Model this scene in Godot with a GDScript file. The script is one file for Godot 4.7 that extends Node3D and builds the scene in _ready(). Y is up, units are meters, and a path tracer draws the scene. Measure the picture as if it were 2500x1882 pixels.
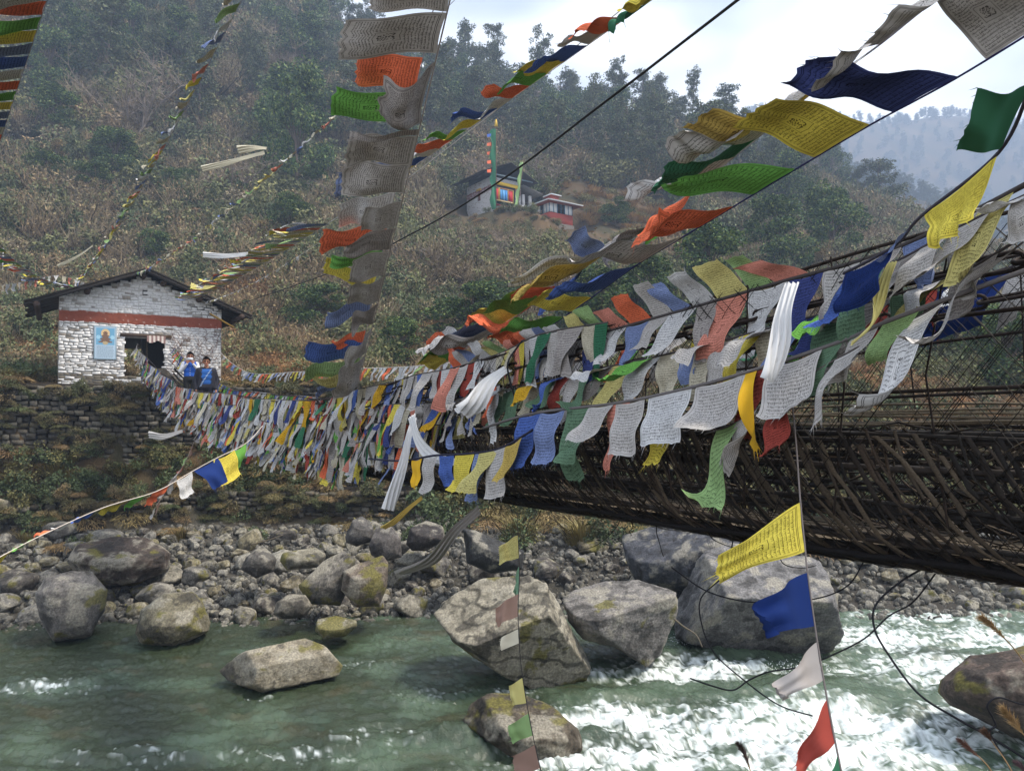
extends Node3D
# A bamboo and chain footbridge hung with prayer flags over a mountain river, with a gatehouse and a temple on the far hillside.
const F := 1750.0            # focal length in photo pixels (photo 2500 x 1882)
const PITCH := 0.02514
const CAM := Vector3(0, 6, 0)
var rng := RandomNumberGenerator.new()
var NZ := FastNoiseLite.new()
var NF := FastNoiseLite.new()
var M := {}
var names := {}

func _ready() -> void:
	rng.seed = 7
	NZ.seed = 3; NZ.frequency = 1.0; NZ.fractal_octaves = 3
	NF.seed = 11; NF.frequency = 1.0; NF.fractal_octaves = 5; NF.fractal_gain = 0.55
	setup_view()
	setup_materials()
	build_terrain()
	build_walls()
	build_hut()
	build_temple()
	build_river()
	build_rocks()
	build_bridge()
	build_flags()
	build_people()
	build_small()
	build_vegetation()

func setup_view() -> void:
	var cam := Camera3D.new()
	cam.name = "camera"
	cam.position = CAM
	cam.rotation.x = PITCH
	cam.fov = rad_to_deg(2.0 * atan(941.0 / F))
	cam.near = 0.05
	cam.far = 4000.0
	add_child(cam)
	cam.current = true
	var env := Environment.new()
	env.background_mode = Environment.BG_SKY
	var sky := Sky.new()
	var pm := PanoramaSkyMaterial.new()
	pm.panorama = sky_image()
	pm.energy_multiplier = 0.75
	sky.sky_material = pm
	env.sky = sky
	env.tonemap_mode = Environment.TONE_MAPPER_LINEAR
	env.tonemap_exposure = 5.4
	env.fog_enabled = true
	env.fog_density = 0.00115
	env.fog_light_color = Color(0.68, 0.76, 0.88)
	env.sdfgi_enabled = true
	env.ssao_enabled = true
	env.ssil_enabled = true
	var we := WorldEnvironment.new()
	we.name = "world"
	we.environment = env
	add_child(we)
	var sun := DirectionalLight3D.new()
	sun.name = "sun"
	sun.light_energy = 0.5
	sun.light_angular_distance = 12.0
	sun.light_color = Color(1.0, 0.96, 0.9)
	sun.shadow_enabled = true
	sun.rotation_degrees = Vector3(-58, 82, 0)
	add_child(sun)

# overcast with thinner bright patches and soft grey-blue undersides
func sky_image() -> ImageTexture:
	var w := 1024
	var h := 512
	var im := Image.create(w, h, false, Image.FORMAT_RGBF)
	for y in h:
		var el := PI * (0.5 - (y + 0.5) / h)
		for x in w:
			var az := TAU * (x + 0.5) / w
			var d := Vector3(cos(el) * cos(az), sin(el), cos(el) * sin(az))
			var k := 1.0 / (absf(d.y) + 0.32)
			var q := Vector3(d.x * k * 1.1, d.y * 0.8, d.z * k * 1.1)
			var n := NF.get_noise_3d(q.x + 3.1 , q.y * 2.0, q.z) + 0.45 * NZ.get_noise_3d(q.x * 0.6, 5.0, q.z * 0.6)
			var b := smoothstep(-0.22, 0.46, n)
			var lo := Vector3(0.235, 0.265, 0.32)
			var hi := Vector3(0.59, 0.595, 0.60)
			var c := lo.lerp(hi, b)
			if d.y < 0.0:
				c = Vector3(0.5, 0.52, 0.54)
			im.set_pixel(x, y, Color(c.x, c.y, c.z))
	return ImageTexture.create_from_image(im)

# ---------------------------------------------------------------- helpers
func ray(px: float, py: float) -> Vector3:
	return Vector3((px - 1250.0) / F, (941.0 - py) / F, -1.0).rotated(Vector3.RIGHT, PITCH)
func W(px: float, py: float, d: float) -> Vector3:
	var c := ray(px, py)
	return CAM + c * (d / -c.z)
func G(px: float, py: float, y := 0.0) -> Vector3:      # where the pixel's ray meets a level plane
	var c := ray(px, py)
	return CAM + c * ((y - CAM.y) / c.y)
func ground_hit(px: float, py: float, from := 22.0) -> Vector3:   # where the pixel's ray meets the terrain
	var c := ray(px, py)
	c /= -c.z
	var d := from
	while d < 700.0:
		var p := CAM + c * d
		if p.y < height(p.x, p.z):
			return Vector3(p.x, height(p.x, p.z), p.z)
		d += 0.25 + d * 0.006
	return CAM + c * 160.0
func L(r: float, g: float, b: float) -> Color:           # photo-like 0..255 to a linear vertex colour
	return Color(r / 255.0, g / 255.0, b / 255.0).srgb_to_linear()
func S(r: float, g: float, b: float) -> Color:
	return Color(r / 255.0, g / 255.0, b / 255.0)
func numbered(called: String) -> String:
	var n: int = names.get(called, -1) + 1
	names[called] = n
	return called if n == 0 else "%s_%03d" % [called, n]
func tag(o: Node, label := "", category := "", group := "", kind := "") -> Node:
	if label: o.set_meta("label", label)
	if category: o.set_meta("category", category)
	if group: o.set_meta("group", group)
	if kind: o.set_meta("kind", kind)
	return o
func thing(called: String, label: String, category: String, at := Vector3.ZERO, group := "") -> Node3D:
	var o := Node3D.new()
	o.name = numbered(called)
	add_child(o)
	o.position = at
	tag(o, label, category, group)
	return o
func part(called: String, mesh: Mesh, m: Material, parent: Node = null, at := Vector3.ZERO) -> MeshInstance3D:
	var o := MeshInstance3D.new()
	o.mesh = mesh
	o.material_override = m
	o.position = at
	if parent == null:
		o.name = numbered(called)
		add_child(o)
	else:
		o.name = called
		parent.add_child(o, true)
	return o
func pick(a: Array):
	return a[rng.randi() % a.size()]
func rr(a: float, b: float) -> float:
	return rng.randf_range(a, b)

# buffer of triangles with vertex colours and uvs
class MB:
	var v := PackedVector3Array()
	var uv := PackedVector2Array()
	var c := PackedColorArray()
	var i := PackedInt32Array()
	func vert(p: Vector3, t := Vector2.ZERO, col := Color.WHITE) -> int:
		v.append(p); uv.append(t); c.append(col)
		return v.size() - 1
	func quad(a: Vector3, b: Vector3, d: Vector3, e: Vector3, col := Color.WHITE) -> void:
		var k := v.size()
		v.append(a); v.append(b); v.append(d); v.append(e)
		uv.append(Vector2(0, 0)); uv.append(Vector2(1, 0)); uv.append(Vector2(1, 1)); uv.append(Vector2(0, 1))
		c.append(col); c.append(col); c.append(col); c.append(col)
		i.append_array(PackedInt32Array([k, k + 1, k + 2, k, k + 2, k + 3]))
	func tri(a: Vector3, b: Vector3, d: Vector3, col := Color.WHITE) -> void:
		var k := v.size()
		v.append(a); v.append(b); v.append(d)
		uv.append(Vector2(0, 0)); uv.append(Vector2(1, 0)); uv.append(Vector2(1, 1))
		c.append(col); c.append(col); c.append(col)
		i.append_array(PackedInt32Array([k, k + 1, k + 2]))
	# box between two corners, seen from outside clockwise, through an optional transform
	func box(a: Vector3, b: Vector3, col := Color.WHITE, t := Transform3D.IDENTITY) -> void:
		var p := []
		for k in 8:
			p.append(t * Vector3(b.x if k & 1 else a.x, b.y if k & 2 else a.y, b.z if k & 4 else a.z))
		quad(p[6], p[7], p[5], p[4], col); quad(p[3], p[2], p[0], p[1], col)
		quad(p[2], p[6], p[4], p[0], col); quad(p[7], p[3], p[1], p[5], col)
		quad(p[2], p[3], p[7], p[6], col); quad(p[4], p[5], p[1], p[0], col)
	# tube along points
	func tube(pts: Array, r0: float, r1: float, sides := 5, col := Color.WHITE, cap := false) -> void:
		var n := pts.size()
		var base := v.size()
		var up := Vector3.UP
		var acc := 0.0
		for a in n:
			var t: Vector3 = (pts[mini(a + 1, n - 1)] - pts[maxi(a - 1, 0)])
			if t.length() < 1e-6: t = Vector3.UP
			t = t.normalized()
			if absf(t.dot(up)) > 0.97: up = Vector3.RIGHT if absf(t.x) < 0.9 else Vector3.BACK
			var s := t.cross(up).normalized()
			up = s.cross(t).normalized()
			var r := lerpf(r0, r1, float(a) / maxf(n - 1, 1))
			if a > 0: acc += (pts[a] - pts[a - 1]).length()
			for k in sides:
				var an := TAU * k / sides
				vert(pts[a] + (s * cos(an) + up * sin(an)) * r, Vector2(float(k) / sides, acc), col)
		for a in n - 1:
			for k in sides:
				var p := base + a * sides + k
				var q := base + a * sides + (k + 1) % sides
				i.append_array(PackedInt32Array([p, p + sides, q, q, p + sides, q + sides]))
		if cap:
			for e in 2:
				var b := base + (0 if e == 0 else (n - 1) * sides)
				for k in range(1, sides - 1):
					if e == 0: i.append_array(PackedInt32Array([b, b + k, b + k + 1]))
					else: i.append_array(PackedInt32Array([b, b + k + 1, b + k]))
	func mesh(smooth := true) -> ArrayMesh:
		var arr := []
		arr.resize(Mesh.ARRAY_MAX)
		arr[Mesh.ARRAY_VERTEX] = v
		arr[Mesh.ARRAY_TEX_UV] = uv
		arr[Mesh.ARRAY_COLOR] = c
		arr[Mesh.ARRAY_INDEX] = i
		var st := SurfaceTool.new()
		st.create_from_arrays(arr)
		if not smooth:
			st.deindex()
			st.set_smooth_group(-1)
		st.generate_normals()
		return st.commit()

func smooth_line(pts: Array, step := 6) -> Array:          # Catmull-Rom through the points
	var out := []
	var n := pts.size()
	for a in n - 1:
		var p0: Vector3 = pts[maxi(a - 1, 0)]
		var p3: Vector3 = pts[mini(a + 2, n - 1)]
		for k in step:
			out.append((pts[a] as Vector3).cubic_interpolate(pts[a + 1], p0, p3, float(k) / step))
	out.append(pts[n - 1])
	return out
func tab(t: Array, x: float) -> float:                     # smooth table of [x, y] pairs
	var n := t.size()
	if x <= t[0][0]: return t[0][1]
	if x >= t[n - 1][0]: return t[n - 1][1]
	for a in n - 1:
		if x < t[a + 1][0]:
			var k: float = (x - t[a][0]) / (t[a + 1][0] - t[a][0])
			return lerpf(t[a][1], t[a + 1][1], k * k * (3.0 - 2.0 * k) * 0.5 + k * 0.5)
	return t[n - 1][1]

# ---------------------------------------------------------------- materials
func noise_tex(freq: float, lo: float, hi: float, seed_: int, size := 512, kind := FastNoiseLite.TYPE_SIMPLEX_SMOOTH, oct := 5) -> ImageTexture:
	var n := FastNoiseLite.new()
	n.seed = seed_; n.frequency = freq; n.noise_type = kind; n.fractal_octaves = oct; n.fractal_gain = 0.6
	var im := n.get_seamless_image(size, size)
	im.convert(Image.FORMAT_RGB8)
	var d := im.get_data()
	for k in d.size():
		d[k] = int(lerpf(lo, hi, d[k] / 255.0) * 255.0)
	im = Image.create_from_data(size, size, false, Image.FORMAT_RGB8, d)
	im.generate_mipmaps()
	return ImageTexture.create_from_image(im)
func normal_tex(freq: float, strength: float, seed_: int, size := 512) -> ImageTexture:
	var n := FastNoiseLite.new()
	n.seed = seed_; n.frequency = freq; n.fractal_octaves = 5; n.fractal_gain = 0.6
	var im := n.get_seamless_image(size, size)
	im.convert(Image.FORMAT_RGBA8)
	im.bump_map_to_normal_map(strength)
	return ImageTexture.create_from_image(im)
func mat(col: Color, rough := 0.85, tex: Texture2D = null, scale := 1.0, nrm: Texture2D = null, nscale := 1.0) -> StandardMaterial3D:
	var m := StandardMaterial3D.new()
	m.albedo_color = col
	m.roughness = rough
	m.vertex_color_use_as_albedo = true
	m.cull_mode = BaseMaterial3D.CULL_DISABLED
	m.metallic_specular = 0.35
	if tex:
		m.albedo_texture = tex
		m.uv1_triplanar = true
		m.uv1_world_triplanar = true
		m.uv1_scale = Vector3.ONE * scale
	if nrm:
		m.normal_enabled = true
		m.normal_texture = nrm
		m.normal_scale = nscale
	return m
func setup_materials() -> void:
	var grain := noise_tex(0.03, 0.45, 1.0, 21)
	var speck := noise_tex(0.09, 0.35, 1.0, 22)
	var nrock := normal_tex(0.02, 6.0, 23)
	M.rock = mat(Color.WHITE, 0.86, grain, 0.9, nrock, 1.0)
	M.ground = mat(Color.WHITE, 0.97, speck, 0.35)
	M.stone = mat(Color.WHITE, 0.93, grain, 1.4, nrock, 0.8)
	M.lime = mat(Color.WHITE, 0.9, noise_tex(0.04, 0.78, 1.0, 31), 0.8)
	M.paint = mat(Color.WHITE, 0.65)
	M.wood = mat(Color.WHITE, 0.88, speck, 1.5)
	M.bamboo = mat(Color.WHITE, 0.75, noise_tex(0.05, 0.5, 1.0, 33), 3.0)
	M.iron = mat(S(74, 62, 56), 0.7, speck, 6.0)
	M.iron.metallic = 0.5
	M.wire = mat(S(80, 76, 72), 0.6)
	M.wire.metallic = 0.4
	M.rope = mat(Color.WHITE, 0.9)
	M.cord = mat(S(70, 68, 70), 0.9)
	M.leaf = mat(Color.WHITE, 0.7)
	M.leaf.backlight = Color(0.35, 0.35, 0.25)
	M.twig = mat(Color.WHITE, 0.9)
	M.skin = mat(Color.WHITE, 0.75)
	M.glass = mat(S(40, 48, 56), 0.15)
	M.black = mat(S(22, 22, 24), 0.5)
	M.straw = mat(Color.WHITE, 0.85)
	M.straw.backlight = Color(0.3, 0.28, 0.2)
	var water := mat(Color.WHITE, 0.12, null, 1.0)
	water.metallic_specular = 0.5
	water.normal_enabled = true
	water.normal_texture = normal_tex(0.02, 8.0, 41)
	water.normal_scale = 1.3
	water.uv1_triplanar = true
	water.uv1_world_triplanar = true
	water.uv1_scale = Vector3(1.5, 1.5, 2.2)
	M.water = water
# ---------------------------------------------------------------- terrain
const Y90 := [[-200, 52], [-90, 44], [-60, 40], [-30, 33], [0, 29.4], [25, 26], [60, 19], [110, 12], [200, 10]]
const Y170 := [[-260, 130], [-121, 122], [-80, 118], [-53, 108], [-39, 92], [-24, 82], [0, 75], [34, 71], [53, 65], [73, 56], [92, 40], [121, 27], [220, 22]]
const Y420 := [[-500, 240], [-300, 230], [-130, 238], [-100, 225], [-60, 150], [0, 120], [100, 150], [156, 152], [252, 118], [300, 102], [450, 80], [900, 90]]
const Y900 := [[-900, 330], [-231, 330], [0, 310], [180, 346], [334, 372], [385, 362], [460, 356], [540, 366], [642, 352], [900, 340]]
func wall_depth(x: float) -> float:                    # depth of the stone wall under the gatehouse
	return clampf(25.55 + (x + 16.5) * 0.638, 22.9, 28.7)
func shore(x: float) -> float:
	return 20.3 + NZ.get_noise_2d(x * 0.11, 4.0) * 1.0 + clampf((x - 8.0) * 0.12, 0.0, 1.5) - clampf((-x - 7.0) * 0.2, 0.0, 1.6)
func height(x: float, z: float) -> float:
	var d := -z
	var n := NZ.get_noise_2d(x * 0.05, z * 0.05)
	if d < 9.5:                                         # near bank, under the camera
		return lerpf(-1.1, 4.3, smoothstep(9.5, 1.5, d)) + n * 0.3 * smoothstep(9.5, 6.0, d)
	var s := shore(x)
	if d < s:
		return lerpf(-1.1, -0.02, smoothstep(s - 2.2, s, d)) + n * 0.1
	var wl := smoothstep(-2.0, -6.5, x)
	var zb := wall_depth(x)
	var y := 0.0
	# walled terraces on the left, an open bank to the right
	var a := lerpf(0.0, 1.5, smoothstep(s, zb - 1.9, d))
	a = lerpf(a, 2.6, smoothstep(zb - 1.75, zb - 1.35, d))
	a = lerpf(a, 4.1, smoothstep(zb - 1.3, zb - 0.1, d))
	a = lerpf(a, 6.72, smoothstep(zb + 0.25, zb + 0.6, d))
	var b := lerpf(0.0, 1.4, smoothstep(s, 25.0, d)) + 5.3 * smoothstep(25.0, 35.0, d)
	y = lerpf(b, a, wl)
	if d > 34.0:
		y = 6.72
		var y90 := tab(Y90, x)
		var k1 := clampf((d - 34.0) / 56.0, 0.0, 1.0)
		y = lerpf(6.72, y90, pow(k1, 1.3))
		if d > 90.0:
			y = lerpf(y90, tab(Y170, x), clampf((d - 90.0) / 80.0, 0.0, 1.0))
		if d > 170.0:
			var y170 := tab(Y170, x)
			y = lerpf(y170, y170 * 0.72, smoothstep(170.0, 250.0, d))
			if d > 250.0: y = lerpf(y170 * 0.72, tab(Y420, x), smoothstep(250.0, 420.0, d))
			if d > 420.0: y = lerpf(tab(Y420, x), tab(Y420, x) * 0.8, smoothstep(420.0, 560.0, d))
			if d > 560.0: y = lerpf(tab(Y420, x) * 0.8, tab(Y900, x), smoothstep(560.0, 900.0, d))
			if d > 900.0: y -= (d - 900.0) * 0.15
		var tem := Vector2(x - 1.2, (d - 92.0)).length()      # a level yard under the temple
		y = lerpf(29.45, y + n * 2.6 * smoothstep(34.0, 60.0, d) * smoothstep(8.0, 26.0, tem) + NZ.get_noise_2d(x * 0.3, z * 0.3) * 0.25, smoothstep(6.2, 9.0, tem))
		var tem2 := Vector2(x - 6.2, (d - 90.0)).length()
		y = lerpf(27.3, y, smoothstep(3.4, 5.0, tem2))
	else:
		y += n * 0.25 * smoothstep(s, s + 2.0, d)
	return y
func build_terrain() -> void:
	var mb := MB.new()
	var nu := 260
	var nv := 300
	for j in nv + 1:
		var t := float(j) / nv
		var d := -25.0 + 130.0 * t + 1350.0 * pow(t, 4.5)
		for i in nu + 1:
			var u := 2.0 * i / nu - 1.0
			var x := 75.0 * u + 1100.0 * pow(absf(u), 4.0) * signf(u)
			var z := -d
			var y := height(x, z)
			var n := NF.get_noise_2d(x * 0.12, z * 0.12)
			var n2 := NZ.get_noise_2d(x * 0.9, z * 0.9)
			var c := L(112, 92, 66).lerp(L(84, 82, 56), smoothstep(-0.2, 0.3, n)).lerp(L(140, 116, 84), smoothstep(0.1, 0.5, n2))
			if d > 16.0 and d < 27.0 and y < 2.2:
				c = L(104, 100, 92).lerp(L(70, 66, 60), smoothstep(-0.3, 0.3, n2))
			if d < 17.0 and y < 0.1:
				c = L(86, 84, 70)
			mb.vert(Vector3(x, y, z), Vector2(x, z), c)
	for j in nv:
		for i in nu:
			var k := j * (nu + 1) + i
			mb.i.append_array(PackedInt32Array([k, k + nu + 1, k + 1, k + 1, k + nu + 1, k + nu + 2]))
	var o := part("ground", mb.mesh(), M.ground)
	tag(o, "brown scrubby valley floor and hillside", "", "", "structure")

# a stone of a dry wall: a box with its corners pushed about
func stone_mesh(seed_: int) -> ArrayMesh:
	var r := RandomNumberGenerator.new()
	r.seed = seed_
	var p := []
	for k in 8:
		p.append(Vector3((0.5 if k & 1 else -0.5) * r.randf_range(0.78, 1.0), (0.5 if k & 2 else -0.5) * r.randf_range(0.75, 1.0), (0.5 if k & 4 else -0.5) * r.randf_range(0.6, 1.0)))
	var mb := MB.new()
	var col := Color.WHITE * r.randf_range(0.7, 1.0)
	var cen := Vector3(r.randf_range(-0.2, 0.2), r.randf_range(-0.2, 0.2), 0.56)
	mb.tri(p[6], p[7], cen, col); mb.tri(p[7], p[5], cen, col); mb.tri(p[5], p[4], cen, col); mb.tri(p[4], p[6], cen, col)
	mb.quad(p[2], p[6], p[4], p[0], col); mb.quad(p[7], p[3], p[1], p[5], col)
	mb.quad(p[2], p[3], p[7], p[6], col); mb.quad(p[4], p[5], p[1], p[0], col)
	return mb.mesh(false)
var stone_mats := []
func stone_wall(called: String, label: String, a: Vector3, b: Vector3, y0f: Callable, y1f: Callable, budget: int) -> void:
	var root := thing(called, label, "stone wall", a)
	var dir := Vector3(b.x - a.x, 0, b.z - a.z)
	var len := dir.length()
	dir /= len
	var nrm := Vector3(-dir.z, 0, dir.x)
	if nrm.z < 0: nrm = -nrm
	var basis := Basis(dir, Vector3.UP, dir.cross(Vector3.UP))
	if stone_mats.is_empty():
		for c in [S(138, 130, 116), S(116, 110, 100), S(102, 94, 80), S(152, 146, 132), S(90, 86, 80), S(124, 116, 96)]:
			var m := mat(c, 0.94, M.stone.albedo_texture, 1.4, M.stone.normal_texture, 0.8)
			stone_mats.append(m)
	var shapes := []
	for k in 10: shapes.append(stone_mesh(100 + k))
	# dark backing of packed earth
	var mb := MB.new()
	var steps := 24
	for k in steps:
		var s0 := len * k / steps
		var s1 := len * (k + 1) / steps
		var pa := a + dir * s0
		var pb := a + dir * s1
		mb.box(Vector3(s0, y0f.call(pa.x) - 0.6, -0.7), Vector3(s1, y1f.call(pa.x) - 0.06, -0.16), L(58, 52, 44), Transform3D(basis, -Vector3(0, a.y, 0)))
	part("earth_core", mb.mesh(false), M.stone, root)
	var list := []
	var y := -1.0
	while y < 9.0:
		var hh := rr(0.12, 0.23)
		var s := rr(-0.2, 0.0)
		while s < len:
			var w := rr(0.15, 0.42)
			var q := a + dir * (s + w * 0.5)
			if y > y0f.call(q.x) - 0.25 and y + hh < y1f.call(q.x):
				list.append([Vector3(s + w * 0.5, y + hh * 0.5 + rr(-0.035, 0.035), rr(-0.08, 0.08)), Vector3(w * rr(0.92, 1.06), hh * rr(0.8, 1.12), rr(0.3, 0.42))])
			s += w
		y += hh
	# the largest as parts of their own, the rest joined
	list.sort_custom(func(p, q): return p[1].x * p[1].y > q[1].x * q[1].y)
	var rest := MB.new()
	for k in list.size():
		var e: Array = list[k]
		var t := Transform3D(basis * Basis.from_euler(Vector3(rr(-0.1, 0.1), rr(-0.12, 0.12), rr(-0.12, 0.12))) * Basis.from_scale(e[1]), basis * e[0] - Vector3(0, a.y, 0))
		if k < budget:
			var o := part("stone", pick(shapes), pick(stone_mats), root)
			o.transform = t
		else:
			var col: Color = Color(0.20, 0.18, 0.145) * rr(0.6, 1.5)
			col.a = 1.0
			rest.box(Vector3(-0.46, -0.44, -0.5), Vector3(0.46, 0.44, 0.5), col, t)
	if list.size() > budget:
		tag(part("small_stones", rest.mesh(false), M.stone, root), "", "", "", "stuff")
func build_walls() -> void:
	# under the gatehouse, running on to the left of it
	var pl := func(x: float) -> Vector3: return Vector3(x, 0, -wall_depth(x))
	stone_wall("retaining_wall", "tall overgrown dry stone wall directly under the white gatehouse", pl.call(-20.6), pl.call(-11.8),
		func(_x): return 3.9, func(x): return 6.78, 300)
	stone_wall("retaining_wall", "dry stone wall continuing from the gatehouse corner behind the bridge flags", Vector3(-11.78, 0, -28.62), Vector3(-3.0, 0, -28.9),
		func(_x): return 3.9, func(x): return 6.7 - clampf((x + 7.0) * 0.4, 0.0, 2.4), 200)
	stone_wall("terrace_wall", "low dark dry stone wall at the back of the boulder beach", pl.call(-20.6) + Vector3(0, 0, 1.55), pl.call(-11.6) + Vector3(0, 0, 1.55),
		func(_x): return 1.3, func(x): return 2.75, 300)
	stone_wall("terrace_wall", "dry stone wall behind boulders below the bridge end flags", pl.call(-11.58) + Vector3(0.0, 0, 1.55), Vector3(-3.6, 0, -27.0),
		func(_x): return 1.3, func(x): return 2.9, 200)
# ---------------------------------------------------------------- gatehouse at the far end of the bridge
const HUT0 := Vector3(-16.5, 6.74, -26.0)
var hut_dir := Vector3(4.7, 0, -3.0).normalized()
func on_facade(px: float, py: float) -> Vector2:           # metres along and up the front wall
	var n := Vector3(-hut_dir.z, 0, hut_dir.x)
	var r := ray(px, py)
	var p := CAM + r * ((HUT0 - CAM).dot(n) / r.dot(n))
	return Vector2((p - HUT0).dot(hut_dir), p.y - HUT0.y)
func masonry(w: float, y0: float, top: Callable, skip: Callable, colour: Callable, z := 0.0) -> ArrayMesh:
	var mb := MB.new()
	var y := y0
	while y < 5.0:
		var hh := rr(0.06, 0.125)
		var x := rr(-0.1, 0.0)
		while x < w:
			var ww := rr(0.1, 0.36)
			var x1 := minf(x + ww, w)
			var x0 := maxf(x, 0.0)
			var cx := (x0 + x1) * 0.5
			if x1 - x0 > 0.03 and not skip.call(cx, y + hh * 0.5) and y + hh <= top.call(cx):
				var g := rr(0.0, 0.005)
				var pr := z + rr(0.006, 0.0135)
				var jy := rr(-0.02, 0.02)
				var c: Color = colour.call(cx, y + hh * 0.5)
				var a := Vector3(x0 + g, y + g + jy, z - 0.02)
				var b := Vector3(x1 - g, y + hh - g + jy, pr)
				var e := rr(0.008, 0.02)
				# front face with chamfered sides
				var f0 := Vector3(a.x + e, a.y + e, pr + rr(-0.002, 0.002)); var f1 := Vector3(b.x - e, a.y + e, pr + rr(-0.002, 0.002))
				var f2 := Vector3(b.x - e, b.y - e, pr + rr(-0.002, 0.002)); var f3 := Vector3(a.x + e, b.y - e, pr + rr(-0.002, 0.002))
				var g0 := Vector3(a.x, a.y, a.z); var g1 := Vector3(b.x, a.y, a.z); var g2 := Vector3(b.x, b.y, a.z); var g3 := Vector3(a.x, b.y, a.z)
				var wv := func(p: Vector3) -> Vector3: return p + Vector3(0.02 * NZ.get_noise_2d(p.x * 3.0, p.y * 4.0), 0.045 * NZ.get_noise_2d(p.x * 1.7 + 8.0, p.y * 2.0), 0.012 * NZ.get_noise_2d(p.x * 1.2, p.y * 1.2))
				f0 = wv.call(f0); f1 = wv.call(f1); f2 = wv.call(f2); f3 = wv.call(f3); g0 = wv.call(g0); g1 = wv.call(g1); g2 = wv.call(g2); g3 = wv.call(g3)
				mb.quad(f3, f2, f1, f0, c)
				mb.quad(f0, f1, g1, g0, c); mb.quad(f2, f3, g3, g2, c); mb.quad(f1, f2, g2, g1, c); mb.quad(f3, f0, g0, g3, c)
			x += ww
		y += hh
	return mb.mesh(false)
func build_hut() -> void:
	var root := thing("gatehouse", "whitewashed stone gatehouse with red band and gabled plank roof", "gatehouse", HUT0)
	root.basis = Basis(hut_dir, Vector3.UP, hut_dir.cross(Vector3.UP))
	var w := 5.58
	var dep := 4.2
	var d0 := on_facade(303, 823)
	var d1 := on_facade(402, 905)
	var dx0 := d0.x
	var dx1 := d1.x
	var dy1 := d0.y
	var rx := w * 0.5
	var gable := func(x: float) -> float: return 3.22 + 1.0 * (1.0 - absf(x - rx) / rx)
	var bl := on_facade(140, 759).y
	var band0 := on_facade(340, 792).y
	var band1 := on_facade(340, 769).y
	var white := func(x: float, y: float) -> Color:
		var n := NF.get_noise_2d(x * 0.9, y * 1.6)
		var n2 := NZ.get_noise_2d(x * 4.0 + 9.0, y * 7.0)
		var c := L(240, 238, 236) * rr(0.95, 1.0)
		if n2 > 0.40: c = L(186, 180, 172) * rr(0.8, 1.0)
		if n > 0.34 and n2 > 0.1: c = L(168, 158, 146) * rr(0.8, 1.1)
		if y < 0.35 and n2 > -0.05: c = L(128, 118, 102) * rr(0.7, 1.0)
		if y > band0 and y < band1:
			c = L(146, 80, 62) * rr(0.9, 1.05)
			if n2 > 0.5: c = L(176, 130, 116)
		c.a = 1.0
		return c
	# front wall: real thickness round the doorway
	var mb := MB.new()
	var wc := L(206, 202, 198)
	mb.box(Vector3(0, -0.6, -0.45), Vector3(dx0, 3.2, 0), wc)
	mb.box(Vector3(dx1, -0.6, -0.45), Vector3(w, 3.2, 0), wc)
	mb.box(Vector3(dx0, dy1, -0.45), Vector3(dx1, 3.2, 0), wc)
	mb.box(Vector3(dx0, -0.6, -0.45), Vector3(dx1, 0.3, 0), L(120, 112, 100))
	for k in 12:                                           # stepped gable
		var x0 := w * k / 12.0
		var x1 := w * (k + 1) / 12.0
		mb.box(Vector3(x0, 3.2, -0.45), Vector3(x1, minf(gable.call(x0 + 0.01), gable.call(x1 - 0.01)) - 0.05, 0), wc)
	part("wall_core", mb.mesh(false), M.lime, root)
	mb = MB.new()
	mb.box(Vector3(0.002, -0.6, -dep), Vector3(0.45, 3.2, -0.46), wc)
	mb.box(Vector3(w - 0.45, -0.6, -dep), Vector3(w - 0.002, 3.2, -0.46), wc)
	mb.box(Vector3(0.46, -0.6, -dep), Vector3(dx0 - 0.35, 3.2, -dep + 0.45), wc)
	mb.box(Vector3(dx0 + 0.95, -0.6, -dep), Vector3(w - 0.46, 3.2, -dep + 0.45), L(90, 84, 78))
	mb.box(Vector3(dx0 - 0.34, dy1 - 0.15, -dep), Vector3(dx0 + 0.94, 3.2, -dep + 0.45), wc)
	part("side_and_back_walls", mb.mesh(false), M.lime, root)
	var floor_mb := MB.new()
	floor_mb.box(Vector3(0.46, 0.0, -dep + 0.46), Vector3(w - 0.46, 0.28, -0.46), L(110, 100, 86))
	part("floor_slab", floor_mb.mesh(false), M.stone, root)
	var skip := func(x: float, y: float) -> bool: return (y > band0 - 0.03 and y < band1 + 0.03) or (x > dx0 - 0.02 and x < dx1 + 0.02 and y > 0.3 and y < dy1 + 0.16) or (absf(x - rx) < 0.09 and y > 3.4 and y < 3.65)
	var ms := part("stonework", masonry(w, -0.5, func(x): return gable.call(x) - 0.02 + 0.12 * NZ.get_noise_2d(x * 3.0, 1.0), skip, white), M.lime, root)
	tag(ms, "rough whitewashed stones with a broad red ochre band", "", "", "stuff")
	# the ochre band: lumpy limewash over the same stones
	var bd := MB.new()
	var bn := 140
	for j in 11:
		for i in bn + 1:
			var bx := w * i / bn
			var by := lerpf(band0 - 0.05, band1 + 0.05, j / 10.0) + 0.012 * NZ.get_noise_2d(bx * 2.0, 3.0 + (0 if j < 5 else 9))
			var bc := L(150, 84, 66) * (1.0 + 0.22 * NF.get_noise_2d(bx * 3.0, by * 5.0))
			if NZ.get_noise_2d(bx * 5.0, by * 9.0 + 30.0) > 0.52: bc = L(186, 150, 138)
			bc.a = 1.0
			bd.vert(Vector3(bx, by, 0.012 + 0.014 * NF.get_noise_2d(bx * 4.0, by * 9.0) - (0.02 if j == 0 or j == 10 else 0.0)), Vector2.ZERO, bc)
	for j in 10:
		for i in bn:
			var v := j * (bn + 1) + i
			bd.i.append_array(PackedInt32Array([v, v + bn + 1, v + 1, v + 1, v + bn + 1, v + bn + 2]))
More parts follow.
